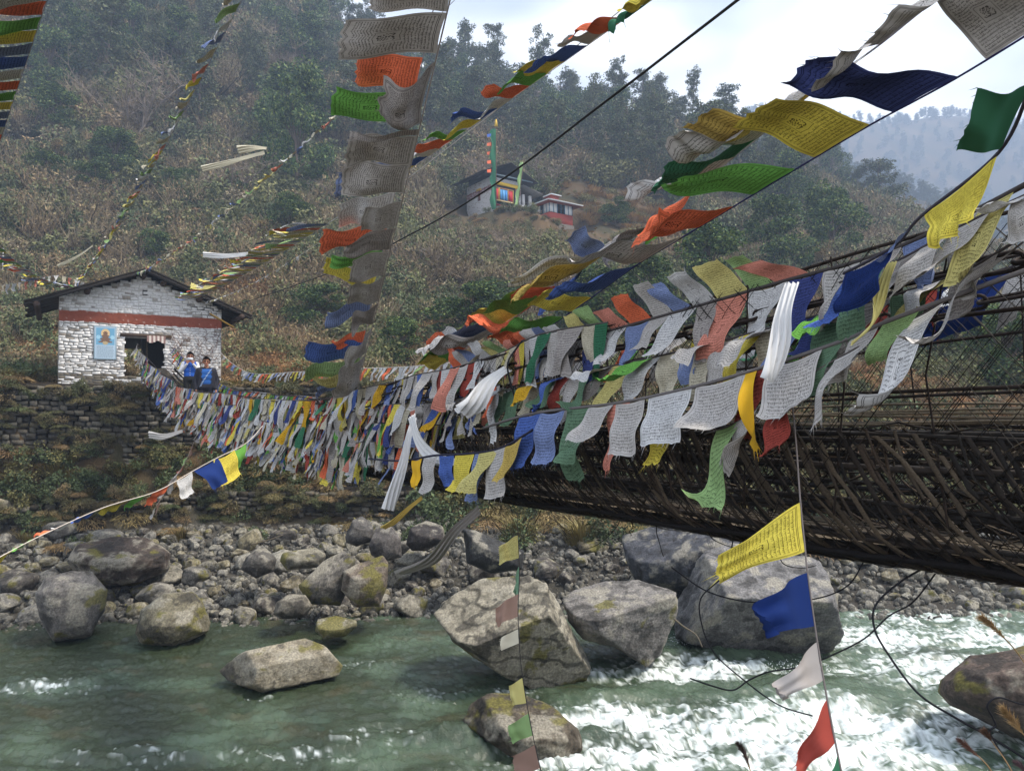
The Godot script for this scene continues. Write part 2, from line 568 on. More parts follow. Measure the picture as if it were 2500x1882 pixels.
	part("ochre_band", bd.mesh(), M.lime, root)
	# lintel and doorway timbers
	mb = MB.new()
	mb.box(Vector3(dx0 - 0.15, dy1 + 0.02, -0.4), Vector3(dx1 + 0.2, dy1 + 0.15, 0.03), L(118, 98, 84))
	part("lintel", mb.mesh(false), M.wood, root)
	mb = MB.new()
	var pxm := dx0 + (dx1 - dx0) * 0.54
	mb.box(Vector3(pxm, 0.3, -0.4), Vector3(pxm + 0.07, dy1, -0.3), L(86, 72, 58))
	part("door_post", mb.mesh(false), M.wood, root)
	# striped pelmet cloth over half of the doorway
	mb = MB.new()
	var nst := 9
	for k in nst:
		var xa := pxm + (dx1 - pxm) * k / nst
		var xb := pxm + (dx1 - pxm) * (k + 1) / nst
		var z0 := 0.05 + (0.02 if k % 2 else 0.0)
		mb.quad(Vector3(xa, dy1 + 0.1, 0.04), Vector3(xb, dy1 + 0.1, 0.04), Vector3(xb, dy1 - 0.14 - 0.05 * sin(k), z0), Vector3(xa, dy1 - 0.14 - 0.05 * sin(k), z0), L(196, 184, 176) if k % 2 else L(138, 112, 108))
	part("pelmet", mb.mesh(false), M.rope, root)
	# roof: two slopes of heavy boards on round purlins
	var roof := Node3D.new()
	roof.name = "roof"
	root.add_child(roof)
	for s in [-1, 1]:
		var eave := Vector3(rx + s * (rx + 1.05), 2.78, 0)
		var ridge := Vector3(rx, 4.33, 0)
		var sl := (eave - ridge)
		var ln := sl.length()
		var bx := Basis(sl.normalized(), Vector3(0, 0, 1).cross(sl.normalized()) * (1 if s > 0 else 1), Vector3(0, 0, 1))
		var nb := 12
		for k in nb:
			var zz := 0.62 - (dep + 1.1) * k / nb
			var bm := MB.new()
			var lift := rr(0.0, 0.035)
			bm.box(Vector3(-0.02, lift * s, zz - (dep + 1.1) / nb + 0.012), Vector3(ln * rr(0.97, 1.02), (0.06 + lift) * s, zz), (L(66, 58, 52) * rr(0.75, 1.2)).lerp(L(96, 90, 84), 0.2 if k % 3 == 0 else 0.0), Transform3D(bx, ridge))
			part("roof_board", bm.mesh(false), M.wood, roof)
		var be := MB.new()
		be.box(Vector3(-0.05, -0.11 * s, 0.52), Vector3(ln + 0.02, -0.005 * s, 0.61), L(60, 54, 50), Transform3D(bx, ridge))
		part("barge_board", be.mesh(false), M.wood, roof)
		for k in 3:
			var f: float = [0.02, 0.5, 0.9][k]
			if s == 1 and k == 0: f = 0.16
			var c := ridge.lerp(eave, f) + Vector3(0, -0.17, 0)
			var lm := MB.new()
			lm.tube([c + Vector3(0, 0, 0.42 + 0.1 * k), c + Vector3(0, 0, -dep - 0.3)], 0.105, 0.1, 10, L(104, 86, 76), true)
			part("purlin", lm.mesh(), M.wood, roof)
	# a yellow-edged plank on the right eave
	var em := MB.new()
	em.box(Vector3(w - 0.3, 3.0, 0.64), Vector3(w + 0.75, 3.06, 0.74), L(176, 140, 64), Transform3D(Basis(Vector3(0, 0, 1), -0.5), Vector3(-1.0, 3.02, 0)) * Transform3D(Basis.IDENTITY, Vector3(0.1, -0.35, 0)))
	part("eave_plank", em.mesh(false), M.wood, roof)
	# little square vent in the gable
	mb = MB.new()
	mb.box(Vector3(rx - 0.085, 3.42, -0.1), Vector3(rx + 0.085, 3.63, 0.004), L(120, 112, 108))
	part("vent", mb.mesh(false), M.wood, root)
	# printed notice board: pale blue panel, round halo, seated shape, lines of text
	var p0 := on_facade(228, 876)
	var p1 := on_facade(283, 798)
	var im := Image.create(220, 330, false, Image.FORMAT_RGB8)
	im.fill(Color(0.56, 0.64, 0.70))
	im.fill_rect(Rect2i(10, 10, 200, 310), Color(0.66, 0.74, 0.80))
	im.fill_rect(Rect2i(18, 18, 184, 170), Color(0.42, 0.62, 0.74))
	for y in range(18, 188):
		for x in range(18, 202):
			var dx := x - 110.0
			var dy := y - 70.0
			if dx * dx + dy * dy < 44 * 44: im.set_pixel(x, y, Color(0.82, 0.70, 0.52))
			var tw := 12.0 + (y - 50.0) * 0.42
			if y > 50 and y < 165 and absf(dx) < tw * (1.0 + 0.25 * sin(y * 0.21)): im.set_pixel(x, y, Color(0.34, 0.26, 0.24) if (x + y) % 19 < 12 else Color(0.62, 0.50, 0.40))
			if dx * dx * 0.4 + pow(y - 168.0, 2) < 300: im.set_pixel(x, y, Color(0.70, 0.62, 0.48))
			if pow(absf(dx) - 70.0, 2) + pow(y - 110.0, 2) < 420 and (x * 3 + y) % 11 < 7: im.set_pixel(x, y, Color(0.70, 0.84, 0.90))
	for r in 13:
		var x := 26
		while x < 190:
			var k := 4 + rng.randi() % 14
			im.fill_rect(Rect2i(x, 200 + r * 9, mini(k, 194 - x), 3), Color(0.36, 0.42, 0.48))
			x += k + 4
	var pmat := mat(Color.WHITE, 0.6)
	pmat.albedo_texture = ImageTexture.create_from_image(im)
	var q := MB.new()
	q.quad(Vector3(p0.x, p1.y, 0.052), Vector3(p1.x, p1.y, 0.052), Vector3(p1.x, p0.y, 0.052), Vector3(p0.x, p0.y, 0.052))
	var board := thing("notice_board", "pale blue printed notice with haloed figure on the gatehouse wall", "notice", HUT0)
	board.basis = root.basis
	part("printed_sheet", q.mesh(false), pmat, board)
	q = MB.new()
	q.box(Vector3(p0.x - 0.02, p0.y - 0.02, 0.024), Vector3(p1.x + 0.02, p1.y + 0.02, 0.049), L(150, 158, 164))
	part("backing_board", q.mesh(false), M.paint, board)
	# dry creeper on the right half of the wall
	var vn := MB.new()
	for k in 90:
		var x := rr(dx1 + 0.2, w - 0.1)
		var y := rr(0.2, 1.9)
		var pts := []
		for j in 7:
			pts.append(Vector3(clampf(x, dx1 + 0.05, w - 0.03), y, 0.045))
			x += rr(-0.16, 0.16)
			y += rr(-0.03, 0.2)
			if y > 2.5: break
		if pts.size() > 1:
			vn.tube(pts, 0.008, 0.004, 3, L(104, 72, 60))
	var cr := thing("wall_creeper", "leafless brown creeper on the gatehouse wall right of the doorway", "creeper", HUT0)
	cr.basis = root.basis
	part("stems", vn.mesh(), M.twig, cr)
	# a boulder by the doorstep
	var bo := rock_cut(401, 12, 9, 0.08, Vector3(0.42, 0.5, 0.4), L(112, 104, 92), 0.0)
	tag(part("doorstep_rock", bo, M.rock, null, HUT0 + hut_dir * (dx1 - 0.25) + Vector3(0.45, 0.1, 0.7)), "brown upright rock on the gatehouse doorstep", "rock")

# ---------------------------------------------------------------- temple buildings on the hill
func build_temple() -> void:
	var a := deg_to_rad(35.0)
	var fd := Vector3(cos(a), 0, -sin(a))
	var bs := Basis(fd, Vector3.UP, fd.cross(Vector3.UP))       # x along the front, z outwards
	var org := W(1199, 528, 90)
	var t := thing("temple", "white two storey temple with wide dark roof and carved bay window", "temple", org)
	t.basis = bs
	var wc := L(214, 212, 212)
	var W0 := 4.6
	var D0 := 5.9
	var H0 := 5.1
	var mb := MB.new()
	mb.box(Vector3(0, -1.0, -D0), Vector3(0.25, H0, 0), wc)
	mb.box(Vector3(2.9, -1.0, -D0), Vector3(W0, H0, 0), wc)
	mb.box(Vector3(0.25, 1.45, -D0), Vector3(2.9, H0, 0), wc)
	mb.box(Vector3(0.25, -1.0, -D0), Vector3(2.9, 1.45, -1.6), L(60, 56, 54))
	part("wall", mb.mesh(false), M.lime, t)
	var white := func(_x: float, _y: float) -> Color:
		var c: Color = L(222, 220, 222) * rr(0.82, 1.0)
		if rng.randf() < 0.12: c = L(168, 160, 152)
		c.a = 1
		return c
	var red_or_white := func(x: float, y: float) -> Color:
		if y > 3.35 and y < 4.1: return L(140, 72, 64) * rr(0.9, 1.05)
		return white.call(x, y)
	tag(part("front_stonework", masonry(W0, -1.0, func(_x): return H0 - 0.05, func(x, y): return x > 0.25 and x < 2.9 and y < 1.45, red_or_white), M.lime, t), "", "", "", "stuff")
	var sidem := part("side_stonework", masonry(D0, -1.0, func(_x): return H0 - 0.05, func(_x, _y): return false, red_or_white), M.lime, t)
	sidem.transform = Transform3D(Basis(Vector3(0, 0, 1), Vector3.UP, Vector3(-1, 0, 0)), Vector3(0, 0, -D0))
	tag(sidem, "", "", "", "stuff")
	# bay window
	var bay := Node3D.new()
	bay.name = "bay_window"
	t.add_child(bay)
	mb = MB.new()
	mb.box(Vector3(0.0, 1.62, 0.04), Vector3(3.4, 4.0, 0.5), L(52, 46, 52))
	part("surround", mb.mesh(false), M.wood, bay)
	for e in [["pane", 0.3, 0.72, L(170, 44, 52)], ["shutter", 1.0, 1.3, L(64, 132, 190)], ["shutter", 1.36, 1.72, L(90, 150, 200)], ["shutter", 1.78, 2.12, L(64, 132, 196)], ["pane", 2.3, 2.95, L(176, 44, 54)]]:
		mb = MB.new()
		mb.box(Vector3(e[1], 2.2, 0.5), Vector3(e[2], 3.5, 0.56), e[3])
		part(e[0], mb.mesh(false), M.paint, bay)
	mb = MB.new()
	for x in [0.25, 0.76, 0.9, 2.18, 3.0]:
		mb.box(Vector3(x, 1.95, 0.5), Vector3(x + 0.06, 3.7, 0.58), L(196, 160, 70))
	mb.box(Vector3(0.25, 1.95, 0.5), Vector3(3.06, 2.12, 0.575), L(170, 150, 110))
	mb.box(Vector3(0.25, 3.55, 0.5), Vector3(3.06, 3.7, 0.575), L(150, 110, 84))
	part("frame", mb.mesh(false), M.paint, bay)
	mb = MB.new()
	mb.box(Vector3(-0.1, 4.02, 0.04), Vector3(3.75, 4.4, 0.62), L(214, 176, 52))
	part("cornice", mb.mesh(false), M.paint, t)
	mb = MB.new()
	mb.box(Vector3(0.05, 1.45, 0.04), Vector3(3.3, 1.6, 0.46), L(150, 44, 52))
	part("door_lintel", mb.mesh(false), M.paint, t)
	mb = MB.new()
	mb.tube([Vector3(1.75, 1.3, 0.4), Vector3(1.75, 1.32, 0.5)], 0.22, 0.2, 12, L(200, 196, 190), true)
	part("drum_head", mb.mesh(), M.paint, t)
	# low gabled roof with deep eaves
	for s in [-1, 1]:
		mb = MB.new()
		var ridge := Vector3(W0 * 0.42, 6.75, 0)
		var eave := Vector3(W0 * 0.42 + s * (W0 * 0.5 + 2.0), 4.9, 0)
		var sl := (eave - ridge).normalized()
		mb.box(Vector3(0, 0, -D0 - 1.0), Vector3((eave - ridge).length(), 0.1 * s, 1.6), L(72, 68, 70), Transform3D(Basis(sl, Vector3(0, 0, 1).cross(sl), Vector3(0, 0, 1)), ridge))
		part("roof_slope", mb.mesh(false), M.wood, t)
	mb = MB.new()
	mb.box(Vector3(-1.6, 5.02, 1.0), Vector3(W0 + 1.2, 5.14, 1.12), L(110, 128, 142))
	part("tie_beam", mb.mesh(false), M.paint, t)
	mb = MB.new()
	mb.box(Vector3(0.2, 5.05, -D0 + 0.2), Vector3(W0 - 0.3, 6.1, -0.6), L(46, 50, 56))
	part("attic", mb.mesh(false), M.wood, t)
	# lean-to on the right
	var lt := Node3D.new()
	lt.name = "porch"
	t.add_child(lt)
	mb = MB.new()
	mb.box(Vector3(W0 + 0.02, -1.0, -2.4), Vector3(W0 + 2.3, 2.3, -0.2), wc)
	part("wall", mb.mesh(false), M.lime, lt)
	for x in [W0 + 0.55, W0 + 1.65]:
		mb = MB.new()
		mb.box(Vector3(x, 2.3, -0.7), Vector3(x + 0.36, 3.75, -0.3), wc)
		part("post", mb.mesh(false), M.lime, lt)
	mb = MB.new()
	mb.box(Vector3(-0.1, 0, -3.0), Vector3(3.2, 0.09, 0.7), L(150, 148, 146), Transform3D(Basis(Vector3(0, 0, 1), -0.22), Vector3(W0 + 0.05, 4.55, 0)))
	part("roof_slope", mb.mesh(false), M.wood, lt)
	# side window hood
	mb = MB.new()
	mb.box(Vector3(-0.06, 2.6, -3.1), Vector3(-0.005, 3.9, -2.5), L(110, 70, 56))
	mb.box(Vector3(-0.2, 3.9, -3.3), Vector3(-0.005, 4.15, -2.3), L(206, 166, 60))
	part("side_window", mb.mesh(false), M.paint, t)

	# hip-roofed pavilion
	var po := W(1342, 540, 88)
	var p := thing("pavilion", "small square pavilion with red base, white panels and hipped roof", "pavilion", po)
	p.basis = bs
	var s0 := 3.7
	mb = MB.new()
	mb.box(Vector3(0.0, -0.05, -s0), Vector3(s0, 1.2, 0), L(158, 70, 58))
	part("base", mb.mesh(false), M.paint, p)
	mb = MB.new()
	mb.box(Vector3(-0.1, -2.2, -s0 - 0.1), Vector3(s0 + 0.15, -0.06, 0.1), L(128, 122, 116))
	part("foundation", mb.mesh(false), M.stone, p)
	for side in 2:
		for k in 6:
			var x0 := 0.06 + (s0 - 0.12) * k / 6.0
			var x1 := x0 + (s0 - 0.12) / 6.0 - 0.08
			mb = MB.new()
			var glassy := k == (3 if side == 1 else 2) or (side == 0 and k == 3)
			mb.box(Vector3(x0, 1.25, -0.06), Vector3(x1, 2.45, -0.01), L(60, 62, 66) if glassy else L(206, 208, 208))
			var pn := part("panel", mb.mesh(false), M.glass if glassy else M.paint, p)
			if side == 1: pn.transform = Transform3D(Basis(Vector3(0, 0, 1), Vector3.UP, Vector3(-1, 0, 0)), Vector3(0, 0, -s0))
			mb = MB.new()
			mb.box(Vector3(x1, 1.2, -0.08), Vector3(x1 + 0.08, 2.5, 0.012), L(70, 110, 140))
			var mu := part("mullion", mb.mesh(false), M.paint, p)
			if side == 1: mu.transform = pn.transform
	mb = MB.new()
	mb.box(Vector3(0.1, 1.2, -s0 + 0.1), Vector3(s0 - 0.1, 2.5, -0.12), L(84, 80, 80))
	part("room", mb.mesh(false), M.paint, p)
	for lv in 2:
		mb = MB.new()
		var o := 0.95 if lv == 0 else -1.0
		var y := 2.5 if lv == 0 else 3.9
		var c := Vector3(s0 * 0.5, y + (1.05 if lv == 0 else 0.35), -s0 * 0.5)
		var q := [Vector3(-o, y, o), Vector3(s0 + o, y, o), Vector3(s0 + o, y, -s0 - o), Vector3(-o, y, -s0 - o)]
		for k in 4:
			mb.tri(q[k], c, q[(k + 1) % 4], L(186, 190, 194))
			mb.quad(q[k] - Vector3(0, 0.14, 0), q[k] + Vector3(0, 0.005, 0), q[(k + 1) % 4] + Vector3(0, 0.005, 0), q[(k + 1) % 4] - Vector3(0, 0.14, 0), L(196, 200, 202))
		mb.quad(q[0] - Vector3(0, 0.14, 0), q[1] - Vector3(0, 0.14, 0), q[2] - Vector3(0, 0.14, 0), q[3] - Vector3(0, 0.14, 0), L(130, 64, 52))
		part("roof" if lv == 0 else "lantern_roof", mb.mesh(false), M.paint, p)
	mb = MB.new()
	mb.box(Vector3(1.25, 3.0, -s0 + 1.25), Vector3(s0 - 1.25, 3.78, -1.25), L(140, 66, 56))
	part("lantern", mb.mesh(false), M.paint, p)

	# small shrine block higher up, and its neighbour a straw stack
	var so := ground_hit(1473, 417, 100)
	var sc := -so.z / 1750.0
	var sh := thing("shrine", "small white shrine block with red stripe near the straw stack", "shrine", so)
	sh.basis = Basis(Vector3.UP, 0.6)
	mb = MB.new()
	mb.box(Vector3(-0.9, -0.8, -0.9), Vector3(0.9, 30 * sc * 0.55, 0.9), wc)
	part("block", mb.mesh(false), M.lime, sh)
	mb = MB.new()
	mb.box(Vector3(-0.92, 30 * sc * 0.55, -0.92), Vector3(0.92, 30 * sc * 0.68, 0.92), L(146, 80, 70))
	part("band", mb.mesh(false), M.lime, sh)
	mb = MB.new()
	mb.box(Vector3(-0.9, 30 * sc * 0.68 + 0.002, -0.9), Vector3(0.9, 30 * sc * 0.95, 0.9), L(226, 224, 224))
	mb.box(Vector3(-0.98, 30 * sc * 0.95, -0.98), Vector3(0.98, 30 * sc, 0.98), L(190, 186, 182))
	part("top", mb.mesh(false), M.lime, sh)
	var ho := ground_hit(1506, 418, 100)
	var hm := MB.new()
	for k in 900:
		var an := rr(0, TAU)
		var hh := rr(0, 1.0)
		var rad := 0.75 * sqrt(1.0 - pow(hh, 2.2)) * rr(0.85, 1.05)
		var b := Vector3(cos(an) * rad, hh * 1.95, sin(an) * rad)
		var d := Vector3(cos(an) * 0.1 + rr(-0.06, 0.06), -0.3, sin(an) * 0.1 + rr(-0.06, 0.06))
		var sd := Vector3(-sin(an), 0, cos(an)) * 0.04
		hm.quad(b - sd, b + sd, b + sd + d, b - sd + d, L(150, 118, 84) * rr(0.7, 1.1))
	tag(part("straw_stack", hm.mesh(false), M.straw, null, ho), "rounded brown straw stack on the slope above the temple", "straw stack")
	# low white block left of the temple
	var wo := ground_hit(1100, 474, 80)
	var wm := MB.new()
	wm.box(Vector3(-0.75, -0.6, -0.6), Vector3(0.75, 0.75, 0.6), wc)
	wm.box(Vector3(-0.5, 0.75, -0.45), Vector3(0.6, 0.95, 0.45), L(190, 188, 186))
	tag(part("whitewashed_block", wm.mesh(false), M.lime, null, wo), "low whitewashed block among bushes left of the temple", "block")
	# two tall banner poles in front of the temple
	banner_pole("tall pole with long green banner before the temple doorway", W(1211, 527, 87.5), 11.6, 0.0, 0.62)
	banner_pole("shorter leaning pole with faded green banner beside the temple porch", W(1261, 528, 87.5), 7.2, 0.13, 0.38)
func banner_pole(label: String, at: Vector3, h: float, lean: float, wid: float) -> void:
	var t := thing("banner_pole", label, "flag pole", at)
	var top := Vector3(sin(lean) * h, h, 0)
	var mb := MB.new()
	mb.tube([Vector3(0, -1.0, 0), top * 0.5, top], 0.07, 0.035, 8, L(140, 120, 96), true)
	part("pole", mb.mesh(), M.wood, t)
	mb = MB.new()
	var n := 36
	for k in n + 1:
		var f := float(k) / n
		var b := top * lerpf(0.93, 0.07, f)
		var side := Vector3(-1, 0, 0.35 * sin(f * 9.0)).normalized()
		for e in 5:
			var q := b + side * (0.04 + wid * e / 4.0 * (1.0 + 0.25 * sin(f * 23.0))) + Vector3(0, 0, 0.12 * sin(f * 14.0 + e))
			mb.vert(q, Vector2(e / 4.0, f * 14.0), L(58, 132, 84) if e > 0 else L(190, 180, 80))
	for k in n:
		for e in 4:
			var v := k * 5 + e
			mb.i.append_array(PackedInt32Array([v, v + 1, v + 5, v + 1, v + 6, v + 5]))
	part("banner", mb.mesh(), flag_mat("green_dark", -1) if lean == 0.0 else flag_mat("green_pale", -1), t)
	if lean == 0.0:
		for k in 5:
			var y := lerpf(0.88, 0.5, k / 4.0) * h
			mb = MB.new()
			mb.quad(Vector3(-wid, y, 0.05), Vector3(-wid - 0.5, y - 0.12, 0.1), Vector3(-wid - 0.45, y - 0.5, 0.16), Vector3(-wid, y - 0.42, 0.05))
			part("streamer", mb.mesh(false), flag_mat("blue" if k == 0 else "orange", -1), t)
		mb = MB.new()
		mb.tube([top + Vector3(0, -0.5, 0), top + Vector3(0, 0.1, 0), top + Vector3(0, 0.4, 0)], 0.22, 0.05, 8, L(206, 170, 70), true)
		part("finial", mb.mesh(), M.paint, t)
# ---------------------------------------------------------------- river
const BOIL := [   # broken water: photo x, y, radius in metres along and across, strength
	[1700, 1640, 2.2, 0.8, 1.0], [1420, 1640, 1.2, 0.5, 0.85], [1560, 1760, 2.0, 0.7, 1.0], [1800, 1800, 2.2, 0.8, 1.0], [2050, 1850, 2.4, 0.8, 1.1],
	[2250, 1800, 2.0, 0.9, 1.0], [2350, 1640, 2.8, 1.2, 0.95], [2150, 1560, 2.6, 1.1, 0.9], [2300, 1510, 2.8, 0.9, 0.75], [2420, 1560, 2.4, 1.2, 0.85], [1950, 1760, 2.6, 0.8, 1.0], [1450, 1850, 1.8, 0.6, 0.9],
	[1250, 1690, 0.9, 0.4, 0.5], [1180, 1590, 0.9, 0.5, 0.45], [110, 1680, 1.0, 0.5, 0.66], [300, 1850, 1.6, 0.5, 0.42], [720, 1840, 1.8, 0.5, 0.46], [930, 1800, 1.2, 0.5, 0.45], [880, 1620, 0.9, 0.35, 0.45],
	[640, 1705, 0.4, 0.2, 0.55], [1830, 1560, 1.5, 0.35, 1.0], [1050, 1700, 1.2, 0.6, 0.35], [2450, 1750, 2.0, 0.8, 0.9], [1700, 1870, 3.0, 0.5, 1.0]]
func foam_amount(x: float, z: float, b: Array) -> float:
	var f := 0.0
	for e in b:
		var dx: float = (x - e[0]) / e[2]
		var dz: float = (z - e[1]) / e[3]
		var q := dx * dx + dz * dz
		if q < 6.0: f = maxf(f, e[4] * exp(-q * 0.8))
	return f
func water_y(x: float, z: float, f: float, hump: Array) -> float:
	var wx := x + 0.6 * NZ.get_noise_2d(x * 0.35, z * 0.5)
	var y := 0.05 * NZ.get_noise_2d(wx * 0.8, z * 1.4) + 0.035 * NF.get_noise_2d(wx * 2.2 + 7.0, z * 3.4)
	y += 0.045 * NF.get_noise_2d(wx * 4.0, z * 7.0 + 3.0) + 0.022 * NF.get_noise_2d(wx * 9.0 + 2.0, z * 15.0)
	y += f * (0.30 * NZ.get_noise_2d(wx * 0.75 + 20.0, z * 1.3) + 0.10 * absf(NF.get_noise_2d(wx * 2.6, z * 3.2)) )
	for h in hump:
		var dx: float = (x - h[0]) / h[2]
		var dz: float = (z - h[1]) / h[3]
		y += h[4] * exp(-(dx * dx + dz * dz))
	return y
func build_river() -> void:
	var b := []
	for e in BOIL:
		var g := G(e[0], e[1])
		b.append([g.x, g.z, e[2], e[3], e[4]])
	var hump := []
	for e in [[1960, 1700, 1.5, 0.75, 0.34], [1720, 1600, 1.6, 0.35, 0.16], [1480, 1700, 1.0, 0.4, 0.14], [2060, 1850, 1.2, 0.5, 0.18], [1130, 1790, 0.6, 0.5, 0.2]]:
		var g := G(e[0], e[1])
		hump.append([g.x, g.z, e[2], e[3], e[4]])
	var mb := MB.new()
	var xs := PackedFloat32Array()
	var x := -75.0
	while x < 75.0:
		xs.append(x)
		x += 0.042 if absf(x - 1.0) < 15.5 else 1.2
	var zs := PackedFloat32Array()
	var z := -8.4
	while z > -23.4:
		zs.append(z)
		z -= 0.065 if z < -10.8 else 0.4
	var deep := L(50, 60, 44)
	var teal := L(88, 106, 88)
	var white := L(218, 226, 226)
	var brown := L(70, 66, 46)
	for zz in zs:
		for xx in xs:
			var f := foam_amount(xx, zz, b)
			var wx := xx + 0.5 * NZ.get_noise_2d(xx * 0.6, zz * 0.9)
			var wz := zz + 0.25 * NZ.get_noise_2d(xx * 0.6 + 31.0, zz * 0.9)
			var y := water_y(xx, zz, f, hump)
			# streaky clots of foam, drawn out along the flow
			var r1 := 1.0 - absf(NF.get_noise_2d(wx * 0.85, wz * 1.9)) * 2.2
			var r2 := NF.get_noise_2d(wx * 3.1 + 5.0, wz * 6.0)
			var r3 := NF.get_noise_2d(wx * 9.0 + 15.0, wz * 15.0)
			var q := f * 1.1 + r1 * (0.62 - 0.22 * f) + r2 * (0.35 + 0.3 * f) + r3 * 0.5 * clampf(f * 1.3, 0.2, 1.0) - 0.84
			var w := smoothstep(0.0, 0.5, q) * clampf(f * 3.0, 0.0, 1.0)
			var k := smoothstep(-0.25, 0.35, NZ.get_noise_2d(wx * 0.28, wz * 0.5) + (xx - 1.0) * 0.035)
			var c := deep.lerp(teal, k * 0.55 + f * 0.35)
			var sb := smoothstep(0.18, 0.5, NZ.get_noise_2d(wx * 0.5 + 50.0, wz * 0.8)) * (1.0 - clampf(f * 2.0, 0.0, 1.0))
			c = c.lerp(brown, sb * 0.55)
			c = c.lerp(white, w)
			y += w * (0.03 * r2 + 0.03 * r3)
			mb.vert(Vector3(xx, y, zz), Vector2(xx, zz), c)
	var nx := xs.size()
	for j in zs.size() - 1:
		for i in nx - 1:
			var v := j * nx + i
			mb.i.append_array(PackedInt32Array([v, v + nx, v + 1, v + 1, v + nx, v + nx + 1]))
	tag(part("river", mb.mesh(), M.water), "green mountain river broken by white rapids", "", "", "structure")
	# thrown drops and spray at the foot of the big rocks
	var drop := SphereMesh.new()
	drop.radius = 1.0; drop.height = 2.0; drop.radial_segments = 6; drop.rings = 3
	var mm := MultiMesh.new()
	mm.transform_format = MultiMesh.TRANSFORM_3D
	mm.mesh = drop
	var tr := []
	for e in [[1830, 1555, 1.5, 0.5, 900], [1690, 1570, 0.6, 0.3, 300], [1340, 1640, 0.7, 0.22, 200], [1950, 1640, 0.8, 0.25, 250]]:
		var g := G(e[0], e[1])
		for k in int(e[4]):
			var s: float = e[2]
			var dx := rng.randfn(0, 0.5) * s
			var up: float = absf(rng.randfn(0, 0.42)) * e[3] * exp(-pow(dx / s, 2.0))
			up *= 0.5 + 0.9 * absf(NZ.get_noise_1d(dx * 3.0 + e[0]))
			var sz := rr(0.004, 0.011)
			tr.append(Transform3D(Basis.from_scale(Vector3(sz, sz * rr(1, 2.0), sz)), Vector3(g.x + dx, 0.05 + up, g.z + rng.randfn(0, 0.16))))
	mm.instance_count = tr.size()
	for k in tr.size(): mm.set_instance_transform(k, tr[k])
	var sp := MultiMeshInstance3D.new()
	sp.multimesh = mm
	sp.material_override = mat(S(238, 242, 244), 0.3)
	sp.name = "river_spray"
	add_child(sp)
	tag(sp, "white spray thrown up where rapids hit boulders", "spray", "", "stuff")

# ---------------------------------------------------------------- rocks
func sphere_dirs(n: int) -> Array:                         # a cube pushed out to a sphere, welded: [dirs, indices]
	var key := {}
	var dirs := PackedVector3Array()
	var idx := PackedInt32Array()
	var ax := [[Vector3.RIGHT, Vector3.UP, Vector3.BACK], [Vector3.LEFT, Vector3.UP, Vector3.FORWARD], [Vector3.UP, Vector3.BACK, Vector3.RIGHT], [Vector3.DOWN, Vector3.FORWARD, Vector3.RIGHT], [Vector3.BACK, Vector3.UP, Vector3.LEFT], [Vector3.FORWARD, Vector3.UP, Vector3.RIGHT]]
	for f in 6:
		var g := []
		var o: Vector3 = ax[f][0]
		var u: Vector3 = ax[f][1]
		var v := o.cross(u)
		for j in n + 1:
			for i in n + 1:
				var p := o + u * tan((2.0 * j / n - 1.0) * PI / 4.0) + v * tan((2.0 * i / n - 1.0) * PI / 4.0)
				var d := p.normalized()
				var k := Vector3i((d * 20000.0).round())
				if not key.has(k):
					key[k] = dirs.size()
					dirs.append(d)
				g.append(key[k])
		for j in n:
			for i in n:
				var a: int = g[j * (n + 1) + i]
				var b2: int = g[j * (n + 1) + i + 1]
				var c: int = g[(j + 1) * (n + 1) + i]
				var d2: int = g[(j + 1) * (n + 1) + i + 1]
				idx.append_array(PackedInt32Array([a, b2, c, b2, d2, c]))
	return [dirs, idx]
var sph := {}
func rock_colour(p: Vector3, base: Color, moss: float, r: float, strata: float) -> Color:
	var n1 := NF.get_noise_3d(p.x * 0.9 + r, p.y * 0.9, p.z * 0.9)
	var n2 := NF.get_noise_3d(p.x * 2.6, p.y * 2.6 + r, p.z * 2.6)
	var c := base * (0.82 + 0.75 * n2)
	c = c.lerp(L(186, 180, 164), smoothstep(0.08, 0.3, n1 + 0.5 * n2) * 0.7)      # pale lichen crust
	c = c.lerp(L(58, 56, 54), smoothstep(0.16, 0.34, -n1 + 0.5 * n2) * 0.75)          # dark crust
	if moss > 0.0:
		var m := NF.get_noise_3d(p.x * 0.7 + r * 3.0, p.y * 0.9, p.z * 0.7 + 40.0) + 0.3 * n2
		c = c.lerp(L(134, 128, 62), smoothstep(0.34 - moss * 0.42, 0.48 - moss * 0.42, m) * 0.8)
	if strata > 0.0:
		var q := p.y * 7.0 + p.x * 1.6 + 2.6 * NZ.get_noise_3d(p.x * 0.7, p.y * 0.5, p.z * 0.7 + r)
		var s := sin(q * 2.0) + 0.5 * sin(q * 5.3 + 1.0)
		c = c.lerp(c * 0.3, smoothstep(0.55, 1.2, s) * strata)
	c.a = 1.0
	return c
